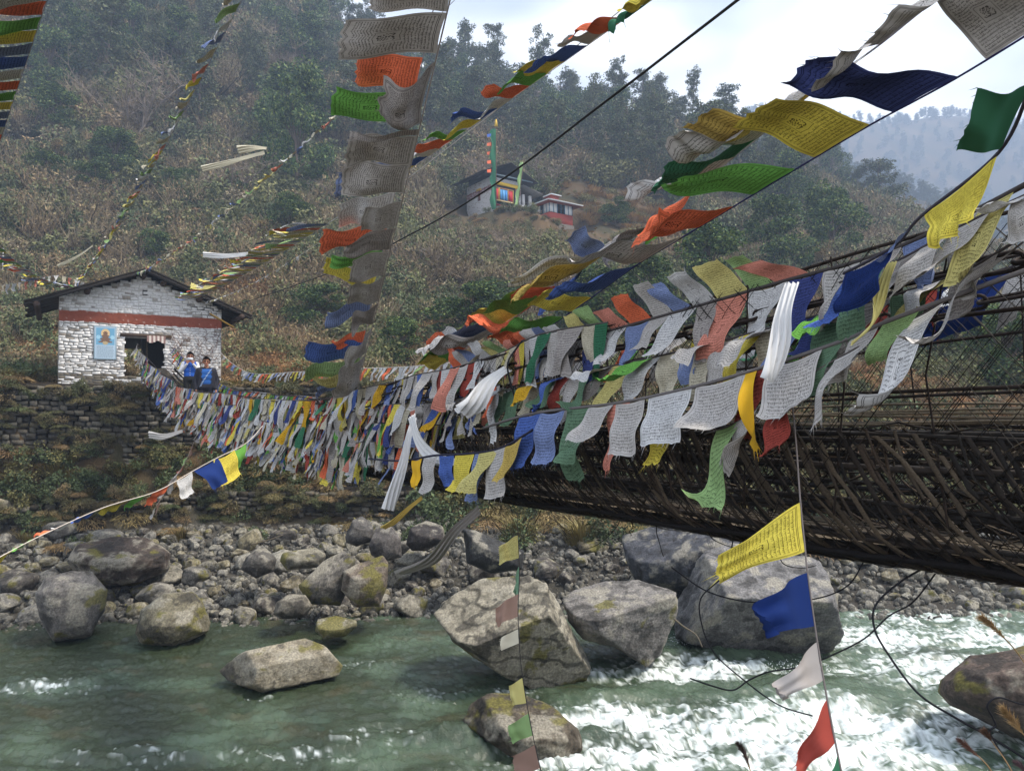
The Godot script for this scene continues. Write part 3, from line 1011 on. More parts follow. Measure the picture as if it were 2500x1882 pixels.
func rock_cut(seed_: int, n: int, planes: int, rough: float, size: Vector3, base: Color, moss: float, strata := 0.0) -> ArrayMesh:
	if not sph.has(n): sph[n] = sphere_dirs(n)
	var r := RandomNumberGenerator.new()
	r.seed = seed_
	var pn := []
	for k in planes:
		var d := Vector3(r.randfn(), r.randfn(), r.randfn()).normalized()
		pn.append([d, r.randf_range(0.55, 0.88)])
	var mb := MB.new()
	var off := r.randf_range(0, 50)
	for d in sph[n][0]:
		var q := 1.0
		for e in pn:
			var c: float = d.dot(e[0])
			if c > 0.05:
				var h: float = e[1] / c
				if h < q + 0.03:                              # soft minimum: worn edges
					var t := clampf(0.5 + 0.5 * (q - h) / 0.03, 0.0, 1.0)
					q = lerpf(q, h, t) - 0.03 * t * (1.0 - t)
		q *= 1.0 + rough * (NF.get_noise_3d(d.x * 1.4 + off, d.y * 1.4, d.z * 1.4) + 0.4 * NF.get_noise_3d(d.x * 4.0, d.y * 4.0 + off, d.z * 4.0))
		var p: Vector3 = d * q * size
		mb.vert(p, Vector2.ZERO, rock_colour(p, base, moss, off, strata))
	mb.i = sph[n][1]
	return mb.mesh()
# a boulder whose outline was measured in the photograph, at its own distance and with its own thickness
func rock_traced(poly: Array, depth: float, thick: float, cuts: Array, seed_: int, base: Color, moss: float, strata: float, rough := 0.05, n := 44) -> Array:
	if not sph.has(n): sph[n] = sphere_dirs(n)
	var cx := 0.0
	var cy := 0.0
	for e in poly:
		cx += e[0]; cy += e[1]
	cx /= poly.size(); cy /= poly.size()
	var cen := W(cx, cy, depth)
	var fw := (cen - CAM).normalized()
	var rt := fw.cross(Vector3.UP).normalized()
	var up := rt.cross(fw)
	var pts := []
	var dist := (cen - CAM).length()
	for e in poly:
		var rd := ray(e[0], e[1]).normalized()
		var q: Vector3 = rd * (dist / rd.dot(fw))
		pts.append(Vector2((q - (cen - CAM)).dot(rt), (q - (cen - CAM)).dot(up)))
	var np := pts.size()
	var rad := PackedFloat32Array()
	for a in 180:
		var dv := Vector2.from_angle(TAU * a / 180.0)
		var best := 0.05
		for k in np:
			var hit = Geometry2D.segment_intersects_segment(Vector2.ZERO, dv * 50.0, pts[k], pts[(k + 1) % np])
			if hit != null: best = maxf(best, (hit as Vector2).length())
		rad.append(best)
	var mb := MB.new()
	var off := float(seed_)
	for d in sph[n][0]:
		var rho := sqrt(d.x * d.x + d.y * d.y)
		var an := fposmod(atan2(d.y, d.x), TAU) / TAU * 180.0
		var i0 := int(an) % 180
		var R := lerpf(rad[i0], rad[(i0 + 1) % 180], an - floorf(an))
		var l := pow(pow(rho, 2.6) + pow(absf(d.z), 2.6), -1.0 / 2.6)
		var loc := Vector3(d.x * R, d.y * R, d.z * thick) * l
		var q := 1.0
		for e in cuts:
			var nn: Vector3 = (e[0] as Vector3).normalized()
			var c := loc.dot(nn)
			if c > 0.0001:
				var h: float = e[1] / c
				if h < q + 0.025:
					var t := clampf(0.5 + 0.5 * (q - h) / 0.025, 0.0, 1.0)
					q = lerpf(q, h, t) - 0.025 * t * (1.0 - t)
		loc *= q
		var w: Vector3 = rt * loc.x + up * loc.y - fw * loc.z
		w *= 1.0 + rough * (NF.get_noise_3d(w.x * 0.9 + off, w.y * 0.9, w.z * 0.9) + 0.5 * NF.get_noise_3d(w.x * 2.6, w.y * 3.4 + off, w.z * 2.6))
		mb.vert(w, Vector2.ZERO, rock_colour(w, base, moss, off, strata))
	mb.i = sph[n][1]
	return [mb.mesh(), cen]
func big_rock(label: String, poly: Array, depth: float, thick: float, cuts: Array, seed_: int, base: Color, moss: float, strata := 0.0, rough := 0.05, n := 44) -> void:
	var r := rock_traced(poly, depth, thick, cuts, seed_, base, moss, strata, rough, n)
	tag(part("boulder", r[0], M.rock, null, r[1]), label, "boulder", "large boulders in and beside the river")
func build_rocks() -> void:
	var grey := L(168, 163, 158)
	var pale := L(196, 188, 168)
	var dark := L(104, 100, 98)
	var brown := L(128, 112, 98)
	big_rock("huge pale banded boulder with yellow lichen corner standing in the rapids", [[1060, 1500], [1075, 1470], [1180, 1410], [1290, 1402], [1330, 1425], [1400, 1540], [1455, 1630], [1440, 1668], [1350, 1705], [1240, 1655], [1110, 1570]], 15.6, 1.5,
		[[Vector3(-0.25, 0.75, 0.7), 0.80], [Vector3(0.85, 0.35, 0.3), 1.0], [Vector3(0.3, -0.6, 0.75), 0.78]], 3, pale, 0.12, 0.85, 0.05, 84)
	big_rock("broad grey boulder with a slanting crease beside the huge banded boulder", [[1375, 1462], [1400, 1440], [1480, 1415], [1560, 1412], [1650, 1445], [1652, 1500], [1610, 1600], [1580, 1628], [1500, 1580], [1425, 1560], [1390, 1520]], 16.6, 1.4,
		[[Vector3(-0.1, 0.9, 0.45), 0.55], [Vector3(0.5, -0.3, 0.8), 0.9]], 5, grey, 0.08, 0.35, 0.05, 52)
	big_rock("largest grey boulder standing in the rapids under the bridge", [[1640, 1470], [1720, 1340], [1780, 1320], [1900, 1335], [2010, 1360], [2030, 1440], [2062, 1545], [2040, 1590], [1960, 1640], [1880, 1630], [1750, 1590], [1650, 1560]], 17.6, 2.0,
		[[Vector3(0.1, 0.85, 0.5), 0.9], [Vector3(0.2, -0.75, 0.6), 0.75], [Vector3(-0.8, 0.3, 0.5), 1.5]], 8, L(160, 158, 158), 0.0, 0.2, 0.06, 60)
	big_rock("dark slate blue cliff of rock behind the largest grey boulder", [[1520, 1310], [1600, 1285], [1760, 1290], [1850, 1320], [1850, 1400], [1700, 1450], [1560, 1430], [1530, 1370]], 20.5, 1.6,
		[[Vector3(-0.3, 0.7, 0.6), 1.0]], 9, L(112, 114, 122), 0.0, 0.4, 0.05, 44)
	big_rock("low tan slab with a flat face lying in the shallows", [[515, 1640], [600, 1590], [745, 1557], [790, 1575], [835, 1625], [825, 1650], [640, 1692], [560, 1665]], 15.5, 0.75,
		[[Vector3(0.1, 0.75, 0.66), 0.36], [Vector3(0.25, -0.25, 0.9), 0.45], [Vector3(-0.75, 0.1, 0.65), 0.75]], 12, L(192, 182, 160), 0.14, 0.0, 0.035, 44)
	big_rock("round upright boulder with dark moss patches at the water edge", [[85, 1450], [110, 1412], [170, 1394], [225, 1395], [262, 1440], [255, 1490], [220, 1555], [130, 1566], [95, 1510]], 18.6, 0.95,
		[[Vector3(0.2, 0.8, 0.5), 0.75]], 14, L(158, 152, 146), 0.3, 0.0, 0.05)
	big_rock("yellowish mossy boulder at the water edge", [[328, 1545], [345, 1490], [400, 1450], [470, 1445], [490, 1465], [513, 1520], [510, 1540], [420, 1582], [345, 1570]], 18.4, 0.95,
		[[Vector3(0.0, 0.6, 0.8), 0.66], [Vector3(0.8, 0.1, 0.6), 0.8]], 16, L(164, 156, 132), 0.55, 0.0, 0.06)
	big_rock("long dark boulder crusted with lichen against the terrace wall", [[165, 1370], [190, 1330], [270, 1310], [360, 1312], [415, 1350], [410, 1390], [330, 1430], [220, 1430]], 22.0, 1.3,
		[[Vector3(0.1, 0.85, 0.45), 0.55]], 18, L(110, 98, 90), 0.15, 0.0, 0.08)
	big_rock("rounded wet boulder with mossy top in the foreground rapids", [[1130, 1760], [1150, 1715], [1190, 1692], [1280, 1695], [1350, 1725], [1410, 1780], [1425, 1830], [1380, 1870], [1270, 1880], [1200, 1820]], 13.1, 0.9,
		[[Vector3(0.1, 0.8, 0.6), 0.42], [Vector3(-0.7, 0.2, 0.7), 0.75]], 20, L(120, 110, 96), 0.34, 0.2, 0.08)
	big_rock("dark angular boulder above the gravel between flags and bridge", [[1130, 1290], [1160, 1295], [1280, 1345], [1275, 1390], [1200, 1400], [1140, 1375]], 20.8, 0.9,
		[[Vector3(0.3, 0.75, 0.55), 0.55]], 22, L(92, 92, 92), 0.1, 0.0, 0.04)
	big_rock("brown weathered boulder at the right edge of the rapids", [[2292, 1690], [2300, 1660], [2370, 1600], [2460, 1590], [2560, 1560], [2600, 1700], [2560, 1800], [2480, 1800], [2400, 1760], [2320, 1720]], 12.9, 1.2,
		[[Vector3(-0.2, 0.85, 0.45), 0.75]], 24, L(132, 116, 106), 0.05, 0.1, 0.05)
	big_rock("tall grey angular boulder by the greenery under the white scarf", [[842, 1310], [860, 1270], [885, 1257], [910, 1285], [915, 1320], [870, 1335], [845, 1325]], 22.5, 0.5, [[Vector3(0.3, 0.8, 0.5), 0.35]], 28, L(128, 124, 120), 0.0, 0.0, 0.06, 24)
	big_rock("upright pitted grey boulder next to the tall angular one", [[900, 1335], [915, 1290], [950, 1282], [978, 1310], [980, 1360], [940, 1372], [905, 1355]], 21.8, 0.5, [[Vector3(-0.3, 0.7, 0.6), 0.38]], 30, L(138, 132, 128), 0.0, 0.0, 0.06, 24)
	big_rock("dark rounded boulder with pale crust right of the pitted one", [[990, 1330], [1000, 1290], [1040, 1272], [1080, 1285], [1085, 1320], [1040, 1345], [1005, 1345]], 22.6, 0.7, [[Vector3(0.1, 0.8, 0.5), 0.4]], 32, L(98, 92, 90), 0.0, 0.0, 0.08, 24)
	big_rock("two-toned boulder pink above and olive below on the gravel", [[832, 1440], [838, 1395], [880, 1372], [935, 1355], [948, 1375], [945, 1430], [925, 1480], [870, 1482]], 19.2, 0.6, [[Vector3(0.0, 0.75, 0.65), 0.42]], 34, L(152, 138, 124), 0.4, 0.0, 0.06, 30)
	big_rock("leaning slab boulder with pale ridge on the gravel", [[730, 1430], [790, 1370], [840, 1345], [870, 1365], [845, 1450], [830, 1480], [750, 1475]], 19.6, 0.6, [[Vector3(-0.3, 0.6, 0.7), 0.42]], 36, L(160, 154, 144), 0.3, 0.2, 0.05, 30)
	big_rock("half buried boulder with moss beard at the back of the beach", [[585, 1390], [600, 1360], [640, 1330], [675, 1365], [668, 1395], [625, 1412]], 21.3, 0.5, [[Vector3(0.3, 0.7, 0.5), 0.4]], 38, L(138, 134, 128), 0.4, 0.0, 0.05, 24)
	big_rock("flat topped boulder with a yellow lichen side on the beach", [[683, 1370], [690, 1350], [770, 1335], [795, 1355], [785, 1385], [700, 1392]], 21.0, 0.5, [[Vector3(0.1, 0.85, 0.5), 0.22]], 40, L(166, 160, 142), 0.45, 0.0, 0.05, 24)
	big_rock("mossy low boulder standing in the shallows", [[768, 1540], [775, 1512], [820, 1503], [870, 1515], [872, 1530], [840, 1555], [790, 1560]], 18.0, 0.5, [[Vector3(0.0, 0.85, 0.5), 0.2]], 42, L(150, 144, 110), 0.62, 0.0, 0.05, 24)
	big_rock("grey rounded boulder at the water edge beside the gravel spit", [[666, 1500], [675, 1470], [705, 1450], [745, 1452], [763, 1480], [745, 1508], [690, 1512]], 18.9, 0.45, [[Vector3(0.0, 0.85, 0.4), 0.3]], 44, L(146, 140, 128), 0.18, 0.0, 0.05, 24)
	# stones of the beach: every one big enough to tell apart is a thing
	var shapes := []
	var cols := [L(168, 164, 156), L(190, 184, 168), L(144, 140, 134), L(178, 168, 138), L(124, 118, 112), L(200, 196, 184), L(158, 148, 122)]
	for k in 16:
		shapes.append(rock_cut(700 + k, 13, 9 + k % 7, 0.07, Vector3(1.0, rr(0.55, 0.85), rr(0.7, 1.0)), cols[k % 7], [0.0, 0.35, 0.1, 0.5, 0.0, 0.2][k % 6]))
	var spots := []
	var tries := 0
	while spots.size() < 296 and tries < 9000:
		tries += 1
		var px := rr(-40, 1090) if rng.randf() < 0.72 else rr(1090, 2560)
		var py := rr(1300, 1520)
		if px > 1060 and px < 1500 and py > 1440: continue
		if px > 1640 and px < 2000: continue
		if px > 1990 and (py < 1365 or py > 1490): continue
		var g := ground_hit(px, py, 14.0)
		if g.y < -0.12 or g.y > 2.6: continue
		var s: float = pow(rng.randf(), 1.6) * 0.46 + 0.17
		var ok := true
		for e in spots:
			if Vector2(e[0].x - g.x, e[0].z - g.z).length() < (e[1] + s) * 0.7:
				ok = false
				break
		if ok: spots.append([g, s])
	var looks := ["pale grey", "cream", "mid grey", "olive tinged", "dark grey", "whitish", "tan mossy"]
	for k in spots.size():
		var e: Array = spots[k]
		var si := rng.randi() % 16
		var o := part("river_rock", shapes[si], M.rock)
		o.transform = Transform3D(Basis.from_euler(Vector3(rr(-0.3, 0.3), rr(0, TAU), rr(-0.3, 0.3))).scaled(Vector3.ONE * e[1]), e[0] + Vector3(0, e[1] * 0.25, 0))
		var where := "on the beach below the gatehouse" if e[0].x < -5.0 else ("behind the huge banded boulder" if e[0].x < 6.0 else "beyond the largest grey boulder")
		var big := "small" if e[1] < 0.22 else ("angular" if e[1] < 0.32 and si % 2 == 0 else ("middling" if e[1] < 0.36 else "large"))
		var rest := "half in the water" if e[0].y < 0.06 else ("near the water" if e[0].y < 0.5 else ("high up the bank" if e[0].y > 1.1 else "midway up the bank"))
		tag(o, "%s %s rock %s %s" % [big, looks[si % 7], rest, where], "rock", "loose rocks %s" % where)
	# gravel and cobbles between them
	var mm := MultiMesh.new()
	mm.transform_format = MultiMesh.TRANSFORM_3D
	mm.use_colors = true
	mm.mesh = rock_cut(990, 4, 8, 0.08, Vector3(1, 0.7, 0.85), L(190, 186, 176), 0.0)
	var tr := []
	for k in 20000:
		var x := rr(-22, 24)
		var d := shore(x) + rr(-0.5, 6.8)
		var y := height(x, -d)
		if y > 2.3: continue
		var s: float = pow(rng.randf(), 2.6) * 0.16 + 0.025
		tr.append([Transform3D(Basis.from_euler(Vector3(rr(0, 6), rr(0, 6), rr(0, 6))).scaled(Vector3.ONE * s), Vector3(x, y + s * 0.2, -d)), Color.WHITE * rr(0.25, 0.95)])
	mm.instance_count = tr.size()
	for k in tr.size():
		mm.set_instance_transform(k, tr[k][0])
		mm.set_instance_color(k, tr[k][1])
	var gi := MultiMeshInstance3D.new()
	gi.multimesh = mm
	gi.material_override = M.rock
	gi.name = "gravel"
	add_child(gi)
	tag(gi, "grey gravel and cobbles filling the far bank", "gravel", "", "stuff")
# ---------------------------------------------------------------- footbridge
const BA := Vector2(2.5, -3.5)
const BD := Vector2(-16.7, -23.5)
const BN := Vector2(-0.8151, 0.5793)              # across the bridge, towards the camera side
const YB := [[-0.4, -0.35], [-0.15, -0.80], [0, -0.95], [0.1, -1.0], [0.2, -1.06], [0.3, -1.05], [0.5, -0.93], [0.67, -0.64], [0.76, -0.35], [0.88, 0.25], [1, 0.95]]
const YR := [[-0.4, 1.7], [-0.15, 1.2], [0, 0.98], [0.1, 0.66], [0.2, 0.38], [0.3, 0.10], [0.4, 0.04], [0.5, 0.18], [0.67, 0.36], [0.8, 0.9], [0.9, 1.5], [1, 2.3]]
const BW := 1.1
func br(t: float, off: float, y: float) -> Vector3:
	var p := BA + BD * t + BN * off
	return Vector3(p.x, 6.0 + y, p.y)
# a point on the basket: k = -1 near top edge, 0 bottom, 1 far top edge
func basket(t: float, k: float, out := 0.0) -> Vector3:
	var a := k * PI * 0.5
	var hh := lerpf(0.86, 0.6, smoothstep(0.1, 0.5, t))
	var s := 1.0 if sin(a) >= 0 else -1.0
	var ox: float = pow(absf(sin(a)), 0.75) * s * (BW * 0.5 + out)
	var oy: float = (1.0 - pow(absf(cos(a)), 0.75)) * hh - out * cos(a)
	return br(t, -BW * 0.5 - ox, tab(YB, t) + oy)
func build_bridge() -> void:
	var root := thing("footbridge", "old footbridge of dark bamboo basketwork hung from iron chains", "bridge", Vector3.ZERO)
	var tones := [L(74, 64, 54), L(58, 50, 44), L(92, 80, 66), L(110, 96, 78), L(48, 42, 38), L(84, 70, 56)]
	var bm := []
	for c in [S(84, 73, 62), S(62, 54, 48), S(100, 88, 74), S(118, 104, 87), S(46, 41, 38), S(88, 74, 62)]:
		bm.append(mat(c, 0.8, M.bamboo.albedo_texture, 3.0))
	# split-bamboo ribs, each one a bent strip that leans along the bridge
	var rest := MB.new()
	var t := -0.13
	var made := 0
	while t < 0.62:
		for side in [-1, 1]:
			var m := MB.new()
			var lean := rr(0.016, 0.034)
			var wd := rr(0.008, 0.019)
			var k1 := rr(0.92, 1.1)
			var k0 := rr(-0.12, 0.02)
			var outw := rr(0.02, 0.055)
			var col := Color.WHITE
			if made >= 290: col = pick(tones)
			var target: MB = m if made < 290 else rest
			var base := target.v.size()
			var n := 9
			for j in n + 1:
				var k := lerpf(k1, k0, float(j) / n)
				var tt := t + lean * (1.0 - absf(k)) * 1.1 * -1.0 + 0.0008 * sin(j * 1.7 + made)
				var p := basket(tt, k * side, outw)
				var along := Vector3(BD.x, 0, BD.y).normalized() * wd
				var bulge := (p - br(tt, -BW * 0.5, p.y - 6.0)).normalized() * 0.006
				target.vert(p - along, Vector2(0, j), col)
				target.vert(p + bulge, Vector2(0.5, j), col)
				target.vert(p + along, Vector2(1, j), col)
			for j in n:
				for e in 2:
					var v := base + j * 3 + e
					target.i.append_array(PackedInt32Array([v, v + 1, v + 3, v + 1, v + 4, v + 3]))
			if made < 290:
				part("bamboo_rib", m.mesh(), pick(bm), root)
			made += 1
		t += rr(0.0009, 0.0024) * (1.0 if t < 0.25 else 1.6)
	tag(part("thin_ribs", rest.mesh(), M.bamboo, root), "", "", "", "stuff")
	# long canes running with the bridge, tied in bundles
	for k in [-1.02, -0.86, -0.68, -0.5, -0.33, -0.17, 0.0, 0.17, 0.33, 0.5, 0.68, 0.86, 1.02]:
		for c in 3:
			var pts := []
			var kk: float = k + rr(-0.035, 0.035)
			var o := rr(-0.02, 0.03)
			var a := -0.14
			while a <= 0.98:
				pts.append(basket(a, clampf(kk, -1.12, 1.12), o) + Vector3(0, 0.012 * sin(a * 60.0 + c * 2.0 + k), 0))
				a += 0.02
			var m := MB.new()
			m.tube(pts, rr(0.012, 0.022), rr(0.012, 0.022), 5)
			part("long_cane", m.mesh(), bm[4] if c < 2 else bm[1], root)
	# loose thin wicker woven in and out
	var wk := MB.new()
	for q in 2400:
		var a := rr(-0.13, 0.5)
		var k := rr(-1.05, 1.05)
		var dk := rr(-0.5, 0.5)
		var da := rr(-0.03, 0.03)
		var pts := []
		for j in 5:
			var f := j / 4.0
			pts.append(basket(a + da * f, clampf(k + dk * f, -1.1, 1.1), 0.035 * sin(f * 7.0 + q)))
		wk.tube(pts, rr(0.003, 0.009), rr(0.003, 0.006), 3, pick(tones) * 0.8)
	tag(part("wicker", wk.mesh(), M.bamboo, root), "", "", "", "stuff")
	# floor of pale split-cane slats
	for c in 11:
		var off := -0.18 - (BW - 0.36) * c / 10.0
		var m := MB.new()
		var pts := []
		var a := -0.14
		while a <= 1.0:
			pts.append(br(a, off, tab(YB, a) + 0.13 + 0.008 * sin(a * 90.0 + c)))
			a += 0.02
		for j in pts.size():
			var w := Vector3(BN.x, 0, BN.y) * 0.032
			m.vert(pts[j] - w, Vector2(0, j), Color.WHITE); m.vert(pts[j] + w, Vector2(1, j), Color.WHITE)
		for j in pts.size() - 1:
			m.i.append_array(PackedInt32Array([j * 2, j * 2 + 1, j * 2 + 2, j * 2 + 1, j * 2 + 3, j * 2 + 2]))
		part("deck_slat", m.mesh(), mat(S(134, 120, 100) * rr(0.8, 1.0), 0.8, M.bamboo.albedo_texture, 3.0), root)
	# pale canes lashed inside the far side
	for c in 9:
		var m := MB.new()
		var pts := []
		var a := -0.14
		var hh := rr(0.62, 0.95)
		while a <= 0.3:
			pts.append(br(a, -BW + 0.06 + rr(-0.01, 0.01), tab(YB, a) + hh + 0.015 * sin(a * 50.0 + c)))
			a += 0.02
		m.tube(pts, 0.010, 0.008, 4, Color.WHITE)
		part("pale_cane", m.mesh(), mat(S(186, 168, 140) * rr(0.75, 1.0), 0.8, M.bamboo.albedo_texture, 3.0), root)
	# heavy cable under the near edge and hand cables
	for e in [[-0.36, 0.022, 0.0], [0.36, 0.022, 0.0]]:
		var pts := []
		var a := -0.15
		while a <= 1.0:
			pts.append(basket(a, e[0], 0.05) + Vector3(0, 0.014 * sin(a * 130.0), 0))
			a += 0.01
		var m := MB.new()
		m.tube(pts, e[1], e[1], 7, L(40, 36, 34))
		part("under_cable", m.mesh(), M.wood, root)
	for e in [[0.02, 0.52, 0.012, "hand_cable"], [-BW - 0.02, 0.52, 0.012, "hand_cable"], [0.0, 0.98, 0.011, "hand_rail"], [-BW, 0.98, 0.011, "hand_rail"], [0.0, 0.16, 0.012, "side_rail"], [-BW, 0.16, 0.012, "side_rail"]]:
		var pts := []
		var a := -0.15
		while a <= 1.0:
			var y0 := tab(YB, a) + lerpf(0.86, 0.6, smoothstep(0.1, 0.5, a))
			pts.append(br(a, e[0], lerpf(y0, tab(YR, a), e[1])))
			a += 0.02
		var m := MB.new()
		m.tube(pts, e[2], e[2], 6)
		part(e[3], m.mesh(), M.iron, root)
	# long hand-forged chain links
	for off in [0.01, -BW - 0.01]:
		var ch := Node3D.new()
		ch.name = "iron_chain"
		root.add_child(ch, true)
		var lm := MB.new()
		var ring := []
		for j in 15:
			var an := TAU * j / 14.0
			ring.append(Vector3(cos(an) * 0.045, 0, sin(an) * 0.045 + signf(sin(an) + 0.001) * 0.13))
		lm.tube(ring, 0.013, 0.013, 6)
		var link := lm.mesh()
		var a := -0.13
		var k := 0
		while a < 0.34:
			var y0 := tab(YB, a) + 0.86
			var p := br(a, off, lerpf(y0, tab(YR, a), 0.74))
			var p2 := br(a + 0.01, off, lerpf(tab(YB, a + 0.01) + 0.86, tab(YR, a + 0.01), 0.74))
			var o := part("chain_link", link, M.iron, ch)
			o.transform = Transform3D(Basis.looking_at((p2 - p).normalized(), Vector3.UP) * Basis(Vector3(0, 0, 1), PI * 0.5 * (k % 2) + 0.4), p)
			a += 0.30 / 28.83
			k += 1
	# woven wire netting, diamond mesh, on both sides
	var wm := MB.new()
	for side in 2:
		var off := 0.035 if side == 0 else -BW - 0.035
		var a := -0.17
		while a < 0.55:
			for dirn in [-1, 1]:
				var pts := []
				var wob := rr(-0.003, 0.003)
				for j in 15:
					var f := j / 14.0
					var tt: float = a + dirn * f * 0.052
					var lo := tab(YB, tt) + 0.02
					var y := lerpf(lo, tab(YR, tt) - 0.02, f)
					var bulge := 0.05 * sin(tt * 140.0 + f * 5.0) * (1.0 if f > 0.3 else f / 0.3)
					var inn := 0.25 * pow(1.0 - clampf(f / 0.3, 0, 1), 2.0)
					pts.append(br(tt + wob, off + (bulge * 0.6 - inn if side == 0 else bulge * 0.6 + inn) + 0.008 * (1 if j % 2 else -1), y))
				wm.tube(pts, 0.0022, 0.0022, 3, L(88, 84, 78))
			a += 0.0029 if a < 0.25 else 0.005
	tag(part("wire_netting", wm.mesh(), M.wire, root), "", "", "", "stuff")
	# vertical hanger wires from rail to basket
	var a2 := -0.12
	while a2 < 0.95:
		for off in [0.015, -BW - 0.015]:
			var m := MB.new()
			var y0 := tab(YB, a2) + 0.3
			var y1 := tab(YR, a2)
			m.tube([br(a2, off, y0), br(a2 + rr(-0.004, 0.004), off + rr(-0.02, 0.02), (y0 + y1) * 0.5), br(a2 + rr(-0.006, 0.006), off, y1)], 0.007, 0.006, 4)
			part("hanger_wire", m.mesh(), M.iron, root)
		a2 += 0.022
	# loose ends of wire trailing under the basket
	var lw := MB.new()
	for q in 26:
		var a := rr(-0.05, 0.35)
		var p := basket(a, rr(-0.5, 0.1), 0.04)
		var pts := [p]
		var d := Vector3(rr(-0.6, 0.6), -1, rr(-0.3, 0.3))
		for j in 4:
			p += d * rr(0.04, 0.10)
			d += Vector3(rr(-0.8, 0.8), rr(-0.1, 0.6), rr(-0.4, 0.4))
			pts.append(p)
		lw.tube(smooth_line(pts, 3), 0.005, 0.003, 3, L(50, 46, 42))
	tag(part("loose_ends", lw.mesh(), M.wire, root), "", "", "", "stuff")
# ---------------------------------------------------------------- prayer flags
const CLOTH := {
	"blue": [82, 108, 178], "navy": [64, 74, 128], "royal": [30, 49, 102], "blue_pale": [126, 142, 184],
	"white": [208, 208, 208], "grey": [192, 188, 184], "grey_dark": [164, 158, 154], "cream": [200, 193, 172],
	"orange": [228, 116, 80], "red": [158, 72, 62], "salmon": [214, 140, 122], "red_dark": [150, 70, 62],
	"green": [112, 174, 82], "green_dark": [58, 112, 84], "green_pale": [146, 176, 118], "green_grey": [104, 134, 108],
	"yellow": [226, 208, 88], "gold": [206, 162, 44], "yellow_pale": [206, 196, 126], "ochre": [196, 170, 92], "brown": [150, 122, 108]}
const LUNGTA := ["blue", "white", "orange", "green", "yellow"]
const FADED := ["blue_pale", "grey", "salmon", "green_pale", "yellow_pale", "grey", "grey_dark", "white"]
var flag_mats := {}
var prints := []
# script-like print: a border, rows of head-bars with hanging strokes, and a small emblem in the middle
func print_image(kind: int) -> ImageTexture:
	var r := RandomNumberGenerator.new()
	r.seed = 50 + kind
	var n := 384
	var im := Image.create(n, n, false, Image.FORMAT_RGB8)
	im.fill(Color.WHITE)
	var ink := Color(0.30, 0.29, 0.29)
	for e in ([16, 22] if kind != 2 else [18]):
		im.fill_rect(Rect2i(e, e, n - 2 * e, 2), ink); im.fill_rect(Rect2i(e, n - e, n - 2 * e, 2), ink)
		im.fill_rect(Rect2i(e, e, 2, n - 2 * e), ink); im.fill_rect(Rect2i(n - e, e, 2, n - 2 * e), ink)
	var row := 17 if kind == 0 else (13 if kind == 1 else 22)
	var y := 34
	while y < n - 40:
		var x := 32
		while x < n - 40:
			var gw := 5 + r.randi() % 5
			var mid := absf(x - n * 0.5) < 62 and absf(y - n * 0.5) < 58 and kind != 2
			if not mid:
				im.fill_rect(Rect2i(x, y, gw, 2), ink)
				for s in 1 + r.randi() % 2:
					im.fill_rect(Rect2i(x + r.randi() % gw, y, 2, 3 + r.randi() % (row - 7)), ink)
				if r.randf() < 0.3: im.fill_rect(Rect2i(x + 1, y - 3, 3, 2), ink)
			x += gw + (2 if r.randf() < 0.85 else 7)
		y += row
	if kind != 2:
		for k in 60:                                          # emblem: a knot of strokes inside a thin square
			var a := k / 60.0 * TAU * 3.0
			var p := Vector2(n * 0.5 + cos(a) * 34.0 * absf(sin(a * 0.37 + 1.0)), n * 0.5 + sin(a * 1.3) * 30.0)
			im.fill_rect(Rect2i(int(p.x), int(p.y), 6, 3 + k % 4), ink)
		for e in [50]:
			im.fill_rect(Rect2i(n / 2 - e, n / 2 - e, 2 * e, 2), ink); im.fill_rect(Rect2i(n / 2 - e, n / 2 + e, 2 * e, 2), ink)
			im.fill_rect(Rect2i(n / 2 - e, n / 2 - e, 2, 2 * e), ink); im.fill_rect(Rect2i(n / 2 + e, n / 2 - e, 2, 2 * e), ink)
	# uneven dye and dirt
	for yy in n:
		for xx in n:
			var c := im.get_pixel(xx, yy)
			var k := 0.93 + 0.07 * NZ.get_noise_2d(xx * 0.02 + kind * 40, yy * 0.02) + 0.05 * r.randf() - 0.04
			im.set_pixel(xx, yy, c * k)
	im.generate_mipmaps()
	return ImageTexture.create_from_image(im)
func flag_mat(col: String, pr: int) -> StandardMaterial3D:
	if prints.is_empty():
		for k in 3: prints.append(print_image(k))
	var key := "%s%d" % [col, pr]
	if not flag_mats.has(key):
		var c: Array = CLOTH[col]
		var m := StandardMaterial3D.new()
		m.albedo_color = S(c[0], c[1], c[2])
		if pr >= 0: m.albedo_texture = prints[pr]
		m.roughness = 0.9
		m.metallic_specular = 0.2
		m.cull_mode = BaseMaterial3D.CULL_DISABLED
		m.backlight = Color(1.0, 1.0, 1.0)
		flag_mats[key] = m
	return flag_mats[key]
